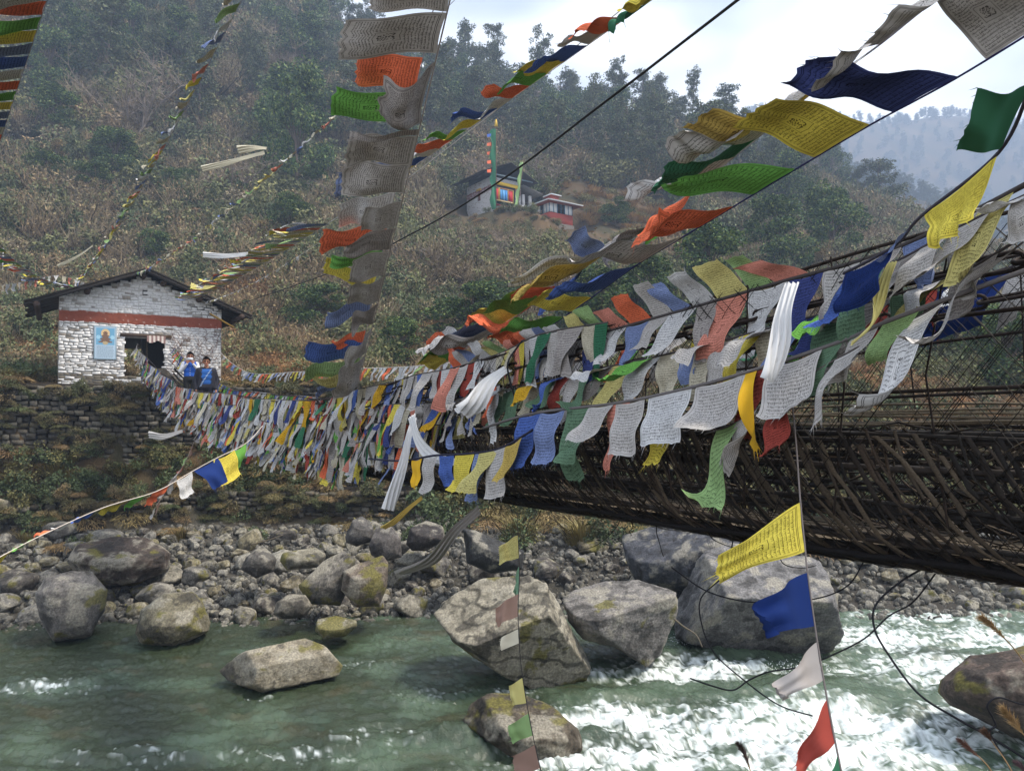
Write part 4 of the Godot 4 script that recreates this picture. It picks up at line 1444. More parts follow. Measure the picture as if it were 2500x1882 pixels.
# one cloth: fixed along p0-p1, carried off along flow by the wind, with travelling waves, gathers and a worn hem
func cloth_mesh(p0: Vector3, p1: Vector3, flow: Vector3, length: float, amp: float, narrow: float, droop: float, nu: int, nv: int) -> ArrayMesh:
	var e := p1 - p0
	var d0 := flow.normalized()
	var nn := e.cross(d0)
	if nn.length() < 1e-4: nn = d0.cross(Vector3.UP)
	nn = nn.normalized()
	var eh := e.normalized()
	var ph := rr(0, TAU)
	var ph2 := rr(0, TAU)
	var k1 := rr(0.7, 1.5)
	var mu := rr(-1.3, 1.3)
	var folds := rr(1.0, 2.6)
	var skew := rr(-0.25, 0.25)
	var curl := rr(-1.0, 1.0) * amp * 0.9
	var sag := rr(0.02, 0.10)
	var mb := MB.new()
	var seedv := rr(0, 100)
	for i in nu + 1:
		var u := float(i) / nu
		var lu := length * (1.0 + 0.05 * NZ.get_noise_1d(u * 9.0 + seedv) + 0.03 * (rng.randf() - 0.5))
		var p := p0 + e * u + (Vector3.DOWN * 0.3 + d0 * 0.7) * (4.0 * u * (1.0 - u) * sag * e.length())
		var ds := lu / nv
		for j in nv + 1:
			var s := float(j) / nv
			var q := p + e * (0.5 - u) * narrow * smoothstep(0.0, 0.7, s) + nn * (sin(u * TAU * folds + ph2 + s * 2.0) * narrow * 0.16 * e.length() * s + 0.03 * e.length() * s * sin(u * 7.0 + ph + s * 5.0))
			mb.vert(q, Vector2(u, s))
			var th := amp * pow(s, 0.6) * sin(TAU * (k1 * s) + ph + mu * (u - 0.5) * 2.0) + curl * s * s * (0.6 + 0.8 * u)
			var dir := (d0 + Vector3.DOWN * droop * s + eh * skew * (0.4 + s)).normalized()
			p += (dir * cos(th) + nn * sin(th)) * ds
	for i in nu:
		for j in nv:
			var v := i * (nv + 1) + j
			mb.i.append_array(PackedInt32Array([v, v + 1, v + nv + 1, v + 1, v + nv + 2, v + nv + 1]))
	# loose threads at the hem
	var hem := int(nu * 0.8)
	for k in hem:
		var i := rng.randi() % nu
		var a: Vector3 = mb.v[i * (nv + 1) + nv]
		var b: Vector3 = mb.v[i * (nv + 1) + nv - 1]
		var dd := (a - b).normalized()
		var ln := rr(0.01, 0.05) * clampf(length * 3.0, 0.5, 1.4)
		var wv := eh * 0.0022
		var t := a + (dd + Vector3(rr(-0.5, 0.5), rr(-0.6, 0.3), rr(-0.5, 0.5))) * ln
		var bi := mb.vert(a - wv, Vector2(0.02, 0.99)); mb.vert(a + wv, Vector2(0.02, 0.99)); mb.vert(t, Vector2(0.02, 0.99))
		mb.i.append_array(PackedInt32Array([bi, bi + 1, bi + 2]))
	return mb.mesh()
class Line3:
	var p := []
	var l := PackedFloat32Array()
	var px := PackedVector2Array()
	func total() -> float: return l[l.size() - 1]
	func at(f: float) -> Vector3:
		var s := clampf(f, 0.0, 1.0) * total()
		var k := l.bsearch(s)
		if k <= 0: return p[0]
		if k >= p.size(): return p[p.size() - 1]
		return (p[k - 1] as Vector3).lerp(p[k], (s - l[k - 1]) / maxf(l[k] - l[k - 1], 1e-6))
	func find(v: float, axis: int) -> float:              # fraction where the photo x (0) or y (1) is v
		for k in px.size() - 1:
			var a: float = px[k][axis]
			var b: float = px[k + 1][axis]
			if (a - v) * (b - v) <= 0.0 and a != b:
				return lerpf(l[k], l[k + 1], (v - a) / (b - a)) / total()
		return 0.0 if absf(px[0][axis] - v) < absf(px[px.size() - 1][axis] - v) else 1.0
func to_px(p: Vector3) -> Vector2:
	var q := (p - CAM).rotated(Vector3.RIGHT, -PITCH)
	return Vector2(1250.0 + F * q.x / -q.z, 941.0 - F * q.y / -q.z)
func line3(pts: Array, step := 8) -> Line3:
	var ln := Line3.new()
	ln.p = smooth_line(pts, step)
	var s := 0.0
	for k in ln.p.size():
		if k > 0: s += (ln.p[k] - ln.p[k - 1]).length()
		ln.l.append(s)
		ln.px.append(to_px(ln.p[k]))
	return ln
func pxline(a: Array, step := 8) -> Line3:
	var pts := []
	for e in a: pts.append(W(e[0], e[1], e[2]))
	return line3(pts, step)
func straight(a: Array, b: Array, sag := 0.0) -> Line3:
	var p := W(a[0], a[1], a[2])
	var q := W(b[0], b[1], b[2])
	var pts := []
	for k in 13:
		var f := k / 12.0
		pts.append(p.lerp(q, f) - Vector3(0, sag * 4.0 * f * (1.0 - f), 0))
	return line3(pts, 3)
func string_thing(called: String, label: String, ln: Line3, r := 0.004, col := Color(0.2, 0.19, 0.2), group := "strings of prayer flags") -> Node3D:
	var t := thing(called, label, "flag string", Vector3.ZERO, group)
	var mb := MB.new()
	mb.tube(ln.p, r, r, 5, col)
	part("cord", mb.mesh(), M.rope, t)
	return t
func add_flag(t: Node3D, a: Vector3, b: Vector3, flow: Vector3, len: float, col: String, pr: int, amp: float, narrow: float, droop: float, res := 8) -> void:
	part("flag", cloth_mesh(a, b, flow, len, amp, narrow, droop, maxi(4, int(res * 0.75)), res), flag_mat(col, pr), t)
# flags measured in the photograph: [from, to, dx, dy, colour, wave, narrowing, depth change]
func measured(t: Node3D, ln: Line3, axis: int, list: Array) -> void:
	for e in list:
		var fa := ln.find(e[0], axis)
		var fb := ln.find(e[1], axis)
		var a := ln.at(fa)
		var b := ln.at(fb)
		var m := (a + b) * 0.5
		var q := to_px(m)
		var d := -m.z
		var dz: float = e[7] if e.size() > 7 else 0.05
		var flow := W(q.x + e[2], q.y + e[3], d + dz) - m
		var pr: int = e[8] if e.size() > 8 else rng.randi() % 2
		add_flag(t, a, b, flow, flow.length() * 1.1, e[4], pr, e[5] * 1.15 + 0.12, e[6] if e.size() > 6 else 0.1, 0.1, 14)
# flags set one after another along a stretch of the line
func row(t: Node3D, ln: Line3, f0: float, f1: float, wid: float, gap: float, flow: Vector3, len: float, cols: Array, amp: float, narrow: float, mess: float, droop := 0.2, res := 6, limit := 290) -> void:
	var s := f0 * ln.total()
	var k := 0
	while s < f1 * ln.total() and k < limit:
		var w := wid * rr(1.0 - mess * 0.5, 1.0 + mess * 0.35)
		var a := ln.at(s / ln.total())
		var b := ln.at((s + w) / ln.total())
		var fl := flow.normalized() + Vector3(rr(-1, 1), rr(-1, 1), rr(-1, 1)) * mess * 0.35
		var col: String = cols[k % cols.size()] if mess < 0.5 else pick(cols)
		add_flag(t, a, b, fl, len * rr(1.0 - mess * 0.45, 1.0 + mess * 0.4), col, rng.randi() % 3, amp * rr(0.6, 1.4), narrow * rr(0.5, 1.5), droop, res)
		s += w + gap * rr(0.4, 1.6)
		k += 1
# a long ceremonial scarf along a curve
func scarf(label: String, pts: Array, w0: float, w1: float, col: String, twist := 2.0) -> void:
	var t := thing("silk_scarf", label, "scarf", Vector3.ZERO, "long scarves tied to the flag strings")
	var p := smooth_line(pts, 10)
	var n := p.size()
	var mb := MB.new()
	var nu := 18
	for k in n:
		var f := float(k) / (n - 1)
		var tg: Vector3 = (p[mini(k + 1, n - 1)] - p[maxi(k - 1, 0)]).normalized()
		var sd := tg.cross(Vector3(0, 0, 1)).normalized()
		var up := tg.cross(sd)
		var an := twist * sin(f * 4.0 + twist)
		var ww := lerpf(w0, w1, f)
		for i in nu + 1:
			var u := float(i) / nu - 0.5
			mb.vert(p[k] + (sd * cos(an) + up * sin(an)) * u * ww + (up * cos(an) - sd * sin(an)) * (sin(u * 19.0 + f * 5.0) * 0.11 + sin(u * 43.0 - f * 9.0 + twist) * 0.035) * ww, Vector2(u, f))
	for k in n - 1:
		for i in nu:
			var v := k * (nu + 1) + i
			mb.i.append_array(PackedInt32Array([v, v + 1, v + nu + 1, v + 1, v + nu + 2, v + nu + 1]))
	part("cloth", mb.mesh(), flag_mat(col, -1), t)
func build_flags() -> void:
	var left := Vector3(-1, 0.05, -0.18)
	# --- high strings from the near bank to the gatehouse roof
	var ln := straight([150, -110, 5.5], [-60, 520, 13.0])
	var t := string_thing("prayer_flag_string", "string of large bright flags streaming level beside the steep brown hillside", ln)
	row(t, ln, 0.02, 0.97, 0.28, 0.05, Vector3(-1, 0.02, -0.25), 0.75, ["blue", "white", "orange", "green", "yellow", "blue_pale"], 0.18, 0.05, 0.15, 0.05, 10)
	ln = straight([625, -70, 8.0], [193, 690, 27.0], 0.35)
	t = string_thing("prayer_flag_string", "sparse string of small torn flags ending at the left gatehouse eave", ln)
	row(t, ln, 0.0, 0.985, 0.27, 0.12, Vector3(-0.8, -0.3, -0.1), 0.28, ["yellow_pale", "cream", "green_pale", "white", "blue_pale", "cream", "salmon", "yellow"], 0.7, 0.5, 0.4, 0.3, 6)
	ln = straight([1110, 0, 8.5], [333, 668, 27.6], 0.4)
	t = string_thing("prayer_flag_string", "string of tattered twisted flags running to the gatehouse ridge", ln)
	row(t, ln, 0.13, 0.99, 0.26, 0.14, Vector3(-0.7, -0.35, -0.1), 0.22, ["yellow_pale", "cream", "white", "blue_pale", "cream", "green_pale", "salmon"], 0.9, 0.7, 0.5, 0.3, 6)
	ln = straight([1760, -120, 5.0], [478, 728, 27.3], 0.25)
	t = string_thing("prayer_flag_string", "long bright string slanting past the temple to the right gatehouse eave", ln, 0.005, Color(0.5, 0.48, 0.46))
	measured(t, ln, 0, [[1700, 1580, -90, 25, "yellow", 0.8, 0.3], [1608, 1520, -70, 40, "green_dark", 0.7, 0.4], [1550, 1480, -100, 20, "orange", 0.6, 0.3], [1492, 1440, -80, 0, "grey", 0.5, 0.2],
		[1437, 1375, -95, 5, "blue", 0.4, 0.1], [1388, 1332, -85, -8, "yellow", 0.4, 0.1], [1340, 1296, -85, 5, "green", 0.5, 0.1], [1296, 1250, -80, 5, "orange", 0.4, 0.1], [1252, 1215, -60, 10, "white", 0.5, 0.2],
		[1218, 1176, -80, 10, "blue", 0.5, 0.2], [1180, 1148, -70, 10, "yellow", 0.4, 0.1], [1142, 1105, -75, 5, "green", 0.5, 0.2], [1108, 1072, -70, 5, "orange", 0.5, 0.2], [1078, 1045, -60, 5, "white", 0.4, 0.2], [1047, 1010, -66, 8, "blue", 0.4, 0.1], [1016, 985, -50, 10, "yellow", 0.4, 0.1]])
	row(t, ln, ln.find(800, 0), 0.995, 0.2, 0.035, Vector3(-1, 0.02, -0.1), 0.85, ["blue_pale", "white", "orange", "cream", "yellow", "yellow_pale", "white", "green_pale"], 0.3, 0.25, 0.2, 0.06, 8)
	ln = straight([1900, -290, 4.8], [505, 735, 27.6], 0.5)
	t = string_thing("prayer_flag_string", "thin nearly bare string beside the long bright one", ln, 0.005, Color(0.42, 0.40, 0.38))
	row(t, ln, ln.find(760, 0), 0.99, 0.16, 0.4, Vector3(-0.7, -0.5, -0.1), 0.14, ["cream", "white", "yellow_pale", "grey"], 0.8, 0.6, 0.4, 0.3, 6)
	row(t, ln, ln.find(1400, 0), ln.find(1300, 0), 0.2, 1.2, Vector3(-0.7, -0.5, -0.1), 0.14, ["ochre", "yellow_pale"], 0.8, 0.6, 0.4, 0.3, 6)
	ln = pxline([[1840, -30, 5.0], [1700, 78, 5.6], [1460, 262, 6.9], [1204, 453, 9.2], [1004, 571, 12.5], [800, 668, 17.5], [540, 757, 29.0]])
	var cb := MB.new()
	cb.tube(ln.p, 0.012, 0.012, 6, L(40, 40, 42))
	tag(part("steel_cable", cb.mesh(), M.rope), "bare dark cable slanting down to the gatehouse corner", "cable")
	# --- strings tied left of the gatehouse
	ln = pxline([[-60, 520, 19], [0, 600, 21], [60, 655, 23], [130, 690, 25], [200, 702, 26.6]])
	t = string_thing("prayer_flag_string", "dense curved string of flags ending at the left eave", ln)
	row(t, ln, 0.0, 1.0, 0.2, 0.03, Vector3(-1, 0.1, 0), 0.7, ["yellow", "white", "blue_pale", "orange", "white", "green"], 0.5, 0.3, 0.4, 0.05, 7)
	ln = pxline([[-40, 700, 22], [60, 688, 24], [140, 672, 25.5], [205, 690, 26.8]])
	t = string_thing("prayer_flag_string", "string of white torn flags left of the gatehouse roof", ln)
	row(t, ln, 0.0, 1.0, 0.2, 0.1, Vector3(-0.3, -1, 0), 0.28, ["white", "grey", "cream", "white", "salmon"], 0.6, 0.5, 0.5, 0.1, 6)
	ln = pxline([[535, 858, 28.6], [570, 890, 27.5], [620, 912, 26], [720, 908, 23], [870, 900, 18], [1000, 895, 15], [1150, 880, 12], [1290, 868, 10]])
	t = string_thing("prayer_flag_string", "thin string of small flags running from the gatehouse corner behind the bridge", ln, 0.006, Color(0.6, 0.58, 0.55))
	row(t, ln, 0.02, 0.9, 0.24, 0.1, Vector3(-0.5, -0.8, 0), 0.3, ["white", "yellow", "blue_pale", "orange", "white", "green_pale", "grey"], 0.6, 0.5, 0.6, 0.1, 6)
	# --- the steep double string by the middle of the bridge
	ln = straight([1075, -60, 5.3], [858, 975, 10.6])
	t = string_thing("prayer_flag_string", "steep string of bright orange, green, yellow and blue flags behind the grey ones", ln, 0.005)
	measured(t, ln, 1, [[140, 222, -150, -10, "orange", 0.35, 0.02, 0.2, 0], [230, 300, -165, -10, "green", 0.3, 0.02, 0.2, 0], [400, 462, -130, -25, "blue_pale", 0.5, 0.1, 0.2, 0], [468, 540, -125, 15, "white", 0.4, 0.05, 0.2, 0], [545, 600, -150, 0, "orange", 0.4, 0.1, 0.2, 0], [612, 655, -120, 0, "green", 0.3, 0.25, 0.2, 0],
		[665, 712, -125, -5, "yellow", 0.4, 0.1, 0.2, 0], [715, 760, -115, 20, "blue_pale", 0.5, 0.1, 0.2, 0], [806, 835, -90, 20, "orange", 0.5, 0.2, 0.2, 0], [830, 878, -125, 5, "blue", 0.25, 0.02, 0.2, 0], [870, 905, -115, 25, "green_pale", 0.4, 0.1, 0.2, 0], [895, 928, -110, 30, "yellow_pale", 0.4, 0.1, 0.2, 0], [920, 950, -90, 25, "blue_pale", 0.5, 0.2, 0.2, 0]])
	ln = straight([1108, -40, 4.6], [864, 985, 10.3])
	t = string_thing("prayer_flag_string", "steep string of big weathered grey flags in front of the bridge middle", ln, 0.006, Color(0.25, 0.22, 0.2))
	measured(t, ln, 1, [[-30, 28, -190, -20, "grey", 0.3, 0.0, 0.1, 1], [30, 130, -235, -25, "grey", 0.15, 0.0, 0.1, 1], [150, 300, -120, 60, "grey_dark", 1.2, 0.35, 0.0, 1], [316, 330, -150, 10, "grey_dark", 0.5, 0.1, 0.1, 1], [332, 402, -150, -5, "grey", 0.4, 0.05, 0.1, 1], [400, 470, -140, 0, "grey", 0.35, 0.05, 0.1, 1], [490, 552, -90, 12, "grey", 0.3, 0.0, 0.1, 1],
		[556, 608, -115, 20, "grey_dark", 0.5, 0.2, 0.1, 1], [614, 672, -75, 15, "grey", 0.35, 0.0, 0.1, 1], [675, 735, -70, 25, "grey", 0.5, 0.1, 0.1, 1], [740, 790, -60, 30, "grey_dark", 0.8, 0.3, 0.1, 1], [800, 860, -52, 50, "grey", 0.5, 0.1, 0.1, 1], [862, 940, -55, 50, "grey", 0.5, 0.1, 0.1, 1]])
	# --- the two big strings coming over from the upper right
	ln = pxline([[2620, 15, 3.3], [2340, 188, 3.7], [2125, 305, 4.1], [1945, 412, 4.5], [1790, 505, 4.9], [1640, 595, 5.4], [1550, 650, 5.8], [1400, 758, 6.6], [1210, 885, 7.8], [1080, 965, 8.7]])
	t = string_thing("prayer_flag_string", "lower of two big slanting strings with navy and yellow printed flags", ln, 0.006, L(44, 46, 84))
	measured(t, ln, 0, [[2570, 2410, -150, -110, "grey", 0.45, 0.05, 0.0, 0], [2342, 2182, -290, -55, "navy", 0.55, 0.25, 0.1, 0], [2126, 1990, -195, -75, "yellow", 0.35, 0.08, 0.0, 0], [1945, 1840, -235, -20, "green", 0.6, 0.25, 0.1, 0], [1793, 1706, -185, 25, "orange", 0.4, 0.15, 0.0, 0], [1668, 1565, -190, 25, "grey", 0.5, 0.25, 0.0, 0],
		[1552, 1475, -145, 35, "blue", 0.4, 0.15, 0.05, 0], [1445, 1395, -105, -18, "yellow", 0.5, 0.1, 0.05, 0], [1376, 1318, -100, -12, "green", 0.4, 0.15, 0.05, 0], [1316, 1265, -80, -15, "orange", 0.5, 0.15, 0.05, 0], [1243, 1200, -55, -12, "cream", 0.5, 0.1, 0.05, 0]])
	ln = pxline([[2560, -170, 3.2], [2300, -10, 3.6], [2140, 115, 4.0], [1960, 245, 4.5], [1840, 345, 4.9], [1690, 465, 5.5], [1560, 565, 6.2], [1440, 645, 6.9], [1330, 725, 7.7], [1200, 810, 8.8], [1110, 870, 9.6], [1000, 945, 10.6], [900, 1000, 11.4]])
	t = string_thing("prayer_flag_string", "upper of two big slanting strings with many weathered grey flags", ln, 0.006, Color(0.3, 0.29, 0.3))
	measured(t, ln, 0, [[2420, 2300, -200, 70, "grey", 0.6, 0.1, 0.0, 1], [2285, 2150, -220, 45, "grey", 0.7, 0.2, 0.0, 1], [2130, 2010, -160, 95, "grey", 0.8, 0.2, 0.1, 1], [1985, 1880, -220, 45, "ochre", 0.5, 0.2, 0.0, 0], [1960, 1850, -250, 110, "grey", 0.6, 0.25, 0.1, 1], [1860, 1790, -210, 40, "green_dark", 0.6, 0.3, 0.0, 0], [1800, 1740, -230, 40, "white", 0.6, 0.3, 0.1, 1], [1720, 1630, -95, 70, "orange", 0.9, 0.35, 0.0, 0],
		[1660, 1600, -40, 70, "green", 0.5, 0.1, 0.1, -1], [1635, 1570, -130, 90, "grey_dark", 0.8, 0.35, 0.0, 1], [1490, 1440, -65, -50, "blue_pale", 0.6, 0.1, 0.0, 0], [1480, 1410, -180, 55, "ochre", 0.4, 0.15, 0.0, 0], [1470, 1430, -190, 20, "white", 0.4, 0.3, 0.1, 1], [1425, 1375, -55, 85, "blue", 0.5, 0.15, 0.0, 0], [1365, 1318, -72, -12, "orange", 0.4, 0.1, 0.0, 0], [1330, 1262, -82, -14, "green", 0.35, 0.15, 0.0, 0],
		[1268, 1215, -75, -20, "yellow", 0.4, 0.15, 0.0, 0], [1300, 1240, -110, 55, "orange", 1.0, 0.6, 0.0, 0], [1232, 1172, -85, -14, "blue_pale", 0.4, 0.15, 0.0, 0], [1215, 1150, -150, 15, "grey", 0.7, 0.3, 0.1, 1], [1196, 1135, -85, -15, "white", 0.5, 0.15, 0.0, 0], [1162, 1108, -76, -22, "orange", 0.4, 0.15, 0.0, 0], [1132, 1082, -64, -20, "green", 0.4, 0.15, 0.0, 0], [1100, 1062, -45, -14, "yellow", 0.4, 0.15, 0.0, 0]])
	ln = pxline([[2560, 130, 2.6], [2520, 205, 2.7], [2440, 372, 2.95], [2250, 528, 3.25], [2185, 600, 3.4], [2060, 668, 3.7]])
	t = string_thing("prayer_flag_string", "short string at the near rail with dark green, yellow and deep blue flags", ln, 0.008, L(60, 58, 66))
	measured(t, ln, 0, [[2520, 2446, -125, 20, "green_dark", 0.7, 0.1, 0.0, -1], [2436, 2258, -25, 120, "yellow", 0.5, 0.45, 0.0, 0], [2186, 2066, -45, 95, "royal", 0.4, 0.05, 0.0, 0], [2240, 2196, -50, 60, "blue_pale", 0.5, 0.1, 0.1, 0]])
	# --- ropes along the near side of the bridge
	var hang := Vector3(-0.42, -1, 0.12)
	ln = pxline([[2600, 400, 3.0], [2190, 605, 3.9], [1900, 690, 4.6], [1640, 765, 5.3], [1350, 845, 6.6], [1080, 912, 8.6], [980, 950, 9.6]])
	t = string_thing("rail_flag_rope", "top hand rope of the bridge hung with flags on both sides", ln, 0.014, L(70, 66, 64))
	row(t, ln, ln.find(1980, 0), ln.find(1130, 0), 0.22, 0.02, Vector3(-0.6, 0.7, -0.35), 0.3, ["salmon", "green_pale", "yellow_pale", "white", "blue_pale", "grey", "orange"], 0.4, 0.1, 0.49, 0.25, 8)
	row(t, ln, ln.find(2480, 0), ln.find(1020, 0), 0.24, 0.0, hang, 0.38, ["grey", "salmon", "grey", "navy", "grey_dark", "blue_pale", "yellow_pale", "white", "green_grey", "grey"], 0.5, 0.3, 0.6, 0.1, 8)
	ln = pxline([[2560, 640, 3.1], [2190, 775, 3.6], [2050, 835, 3.9], [1820, 910, 4.4], [1650, 955, 4.9], [1500, 985, 5.4], [1300, 1010, 6.3], [1180, 1045, 7.0]])
	t = string_thing("rail_flag_rope", "twisted grey rope below the hand rail with wide off-white flags", ln, 0.013, L(104, 100, 100))
	measured(t, ln, 0, [[2010, 1880, -60, 130, "grey", 0.4, 0.15, -0.1, 2], [1822, 1700, -30, 120, "grey", 0.35, 0.1, -0.1, 2], [1690, 1585, -30, 118, "white", 0.3, 0.1, -0.1, 2], [1575, 1505, -20, 120, "grey", 0.3, 0.1, -0.1, 2], [1500, 1440, -60, 80, "grey", 0.3, 0.1, -0.05, 2], [1440, 1392, -25, 130, "green_grey", 0.4, 0.1, -0.05, 2], [1380, 1320, -35, 115, "blue_pale", 0.4, 0.1, -0.05, 2], [1320, 1268, -25, 125, "blue", 0.4, 0.15, -0.05, 2],
		[1850, 1822, -60, 160, "gold", 0.5, 0.5, -0.15, -1], [1880, 1820, -40, 170, "red_dark", 0.5, 0.2, 0.1, 2], [1660, 1600, -20, 170, "yellow", 0.5, 0.2, 0.05, 0], [1540, 1490, -45, 150, "salmon", 0.5, 0.3, 0.05, 2], [1420, 1385, -20, 165, "green_grey", 0.5, 0.2, 0.05, 2], [2060, 2000, -60, 110, "green_grey", 0.4, 0.2, 0.1, 2], [2150, 2080, -70, 120, "grey", 0.4, 0.2, 0.1, 2], [2250, 2160, -70, 110, "green_pale", 0.5, 0.2, 0.1, 2]])
	ln = pxline([[1300, 1050, 6.1], [1220, 1095, 6.6], [1140, 1108, 7.0], [1060, 1112, 7.5], [980, 1125, 8.1], [900, 1120, 9.0]])
	t = string_thing("rail_flag_rope", "low dark rope with yellow and blue flags above the basketwork", ln, 0.012, L(44, 46, 60))
	measured(t, ln, 0, [[1275, 1235, -35, 85, "ochre", 0.4, 0.3, -0.1, 2], [1235, 1195, -15, 110, "grey", 0.3, 0.1, -0.1, 2], [1215, 1170, -30, 105, "yellow_pale", 0.5, 0.2, -0.1, 2], [1190, 1160, -18, 108, "blue_pale", 0.3, 0.1, -0.1, 2], [1158, 1112, -10, 85, "yellow", 0.25, 0.05, -0.1, 2], [1108, 1072, -5, 70, "blue", 0.3, 0.1, -0.1, 2], [1068, 1035, -12, 80, "grey", 0.3, 0.1, -0.1, 2], [1030, 1005, -10, 62, "gold", 0.3, 0.3, -0.1, -1]])
	ln = pxline([[2480, 590, 3.35], [2280, 690, 3.7], [1900, 795, 4.5], [1640, 862, 5.2], [1350, 925, 6.4], [1150, 975, 7.6], [1040, 1010, 8.6]])
	t = string_thing("rail_flag_rope", "middle cord between hand rope and twisted rope crowded with mixed flags", ln, 0.008, L(74, 70, 70))
	row(t, ln, ln.find(2440, 0), 1.0, 0.25, -0.03, Vector3(-0.4, -1, 0.0), 0.40, ["grey", "salmon", "green_grey", "white", "yellow_pale", "blue_pale", "grey", "red_dark", "yellow", "navy", "cream", "grey_dark"], 0.6, 0.3, 0.75, 0.1, 9)
	row(t, ln, ln.find(2300, 0), 1.0, 0.22, 0.25, Vector3(-0.8, -0.35, 0.3), 0.36, ["white", "grey", "gold", "green", "orange", "blue", "grey"], 0.9, 0.45, 0.75, 0.3, 9)
	# tightly hung rows over the middle and far part of the bridge
	var rows := [[0.0, 0.10, 0.99, 0.42, 0.19], [0.28, 0.15, 0.93, 0.46, 0.16], [0.5, 0.19, 0.82, 0.48, 0.15], [0.72, 0.23, 0.72, 0.46, 0.15], [0.9, 0.27, 0.6, 0.44, 0.17]]
	var says := ["dense row of many coloured flags on the top rope of the bridge middle", "second row of crowded flags down the side of the bridge middle", "third row of crowded narrow flags on the bridge side", "fourth row of hanging flags low on the bridge side", "lowest row of long faded flags under the bridge edge"]
	var mix := ["grey", "grey", "grey_dark", "white", "cream", "grey", "white", "blue", "grey", "yellow", "red", "grey_dark", "green_dark", "salmon", "white", "blue_pale", "yellow_pale", "grey", "gold", "navy", "white", "green", "orange", "cream", "grey"]
	for k in 5:
		var e: Array = rows[k]
		var pts := []
		for j in 33:
			var tt := lerpf(e[1], e[2], j / 32.0)
			var y1 := tab(YR, tt)
			var y0 := tab(YB, tt) + 0.24
			pts.append(br(tt, 0.06 + 0.09 * sin(j * 2.1 + k), lerpf(y1, y0, e[0]) + 0.03 * sin(j * 1.3 + k * 2.0)))
		ln = line3(pts, 3)
		t = string_thing("rail_flag_rope", says[k], ln, 0.008, L(80, 76, 74))
		row(t, ln, 0.0, 1.0, e[4] * 0.95, -0.045, Vector3(-0.2, -1, 0.08), e[3], mix, 0.4, 0.3, 0.7, 0.1, 7, 295)
	# far rail
	var fpts := []
	for j in 25:
		var tt := lerpf(0.1, 0.97, j / 24.0)
		fpts.append(br(tt, -BW - 0.1, tab(YR, tt) + 0.02 * sin(j * 2.0)))
	ln = line3(fpts, 3)
	t = string_thing("rail_flag_rope", "row of flags along the far hand rail behind the two people", ln, 0.008, L(80, 76, 74))
	row(t, ln, 0.0, 1.0, 0.18, 0.03, Vector3(-0.5, -0.8, -0.1), 0.36, ["white", "blue", "yellow", "green", "grey", "orange", "blue_pale"], 0.6, 0.3, 0.7, 0.1, 6, 240)
	# --- strings hanging below the bridge
	ln = pxline([[1930, 930, 4.25], [1945, 1090, 4.05], [1955, 1225, 3.95], [1967, 1345, 3.85], [1972, 1395, 3.8], [1990, 1525, 3.7], [2000, 1590, 3.65], [2020, 1705, 3.55], [2040, 1810, 3.45], [2075, 1980, 3.3]])
	t = string_thing("prayer_flag_string", "hanging string with rolled yellow, blue, grey and red flags over the rapids", ln, 0.005, L(120, 112, 110))
	measured(t, ln, 1, [[1226, 1346, -195, 95, "yellow", 0.5, 0.45, -0.1, 0], [1398, 1528, -165, 30, "royal", 1.0, 0.3, -0.1, -1], [1566, 1660, -120, 95, "grey_dark", 1.0, 0.5, -0.1, -1], [1706, 1812, -85, 115, "red", 1.0, 0.4, -0.1, -1], [1842, 1930, -30, 70, "green_dark", 0.4, 0.1, -0.1, -1]])
	ln = pxline([[1262, 1255, 6.9], [1265, 1310, 6.8], [1268, 1400, 6.7], [1265, 1500, 6.55], [1270, 1600, 6.4], [1280, 1680, 6.3], [1298, 1780, 6.2], [1325, 1900, 6.05], [1345, 1990, 5.9]])
	t = string_thing("prayer_flag_string", "hanging string with small faded flags over the huge banded boulder", ln, 0.004, L(60, 56, 56))
	measured(t, ln, 1, [[1306, 1362, -52, 14, "yellow_pale", 0.9, 0.2, 0.0, 0], [1380, 1448, -14, 30, "green_grey", 0.5, 0.5, 0.0, -1], [1450, 1505, -62, 22, "brown", 0.8, 0.12, 0.0, -1], [1535, 1570, -40, 18, "cream", 0.4, 0.1, 0.0, -1], [1655, 1716, -42, 15, "yellow_pale", 1.0, 0.2, 0.0, -1], [1742, 1795, -54, 25, "green_pale", 0.9, 0.15, 0.0, -1], [1818, 1875, -50, 30, "brown", 0.4, 0.1, 0.0, -1]])
	ln = pxline([[640, 1040, 12.5], [600, 1082, 12.0], [525, 1120, 11.3], [470, 1150, 11.0], [380, 1200, 10.4], [250, 1240, 9.6], [90, 1312, 8.8], [-30, 1375, 8.2], [-160, 1440, 7.6]])
	t = string_thing("prayer_flag_string", "bright string swooping from the bridge down to the left over the brush", ln, 0.006, L(200, 190, 180))
	measured(t, ln, 0, [[600, 562, 0, 55, "green", 0.4, 0.1, 0.0, -1], [572, 520, 12, 58, "yellow", 0.3, -0.1, 0.0, 0], [530, 472, 40, 42, "royal", 0.4, 0.3, 0.0, -1], [468, 430, 10, 45, "white", 0.4, 0.2, 0.0, 0], [415, 372, -25, 35, "orange", 0.7, 0.3, 0.0, -1], [356, 320, -30, 24, "green", 0.5, 0.3, 0.0, -1], [318, 258, -30, 22, "yellow", 0.5, 0.5, 0.0, 0], [240, 190, -30, 16, "blue", 0.5, 0.5, 0.0, -1], [188, 150, -30, 16, "white", 0.5, 0.5, 0.0, -1], [148, 105, -36, 18, "orange", 0.5, 0.4, 0.0, -1], [90, 60, -36, 18, "green", 0.5, 0.4, 0.0, -1], [50, 0, -40, 26, "yellow", 0.4, 0.4, 0.0, -1]])
	ln = pxline([[480, 1060, 16.5], [450, 1130, 16.0], [410, 1190, 15.6], [380, 1235, 15.2]])
	t = string_thing("prayer_flag_string", "old knotted string of grey and salmon rags below the bridge flags", ln, 0.006, L(120, 110, 104))
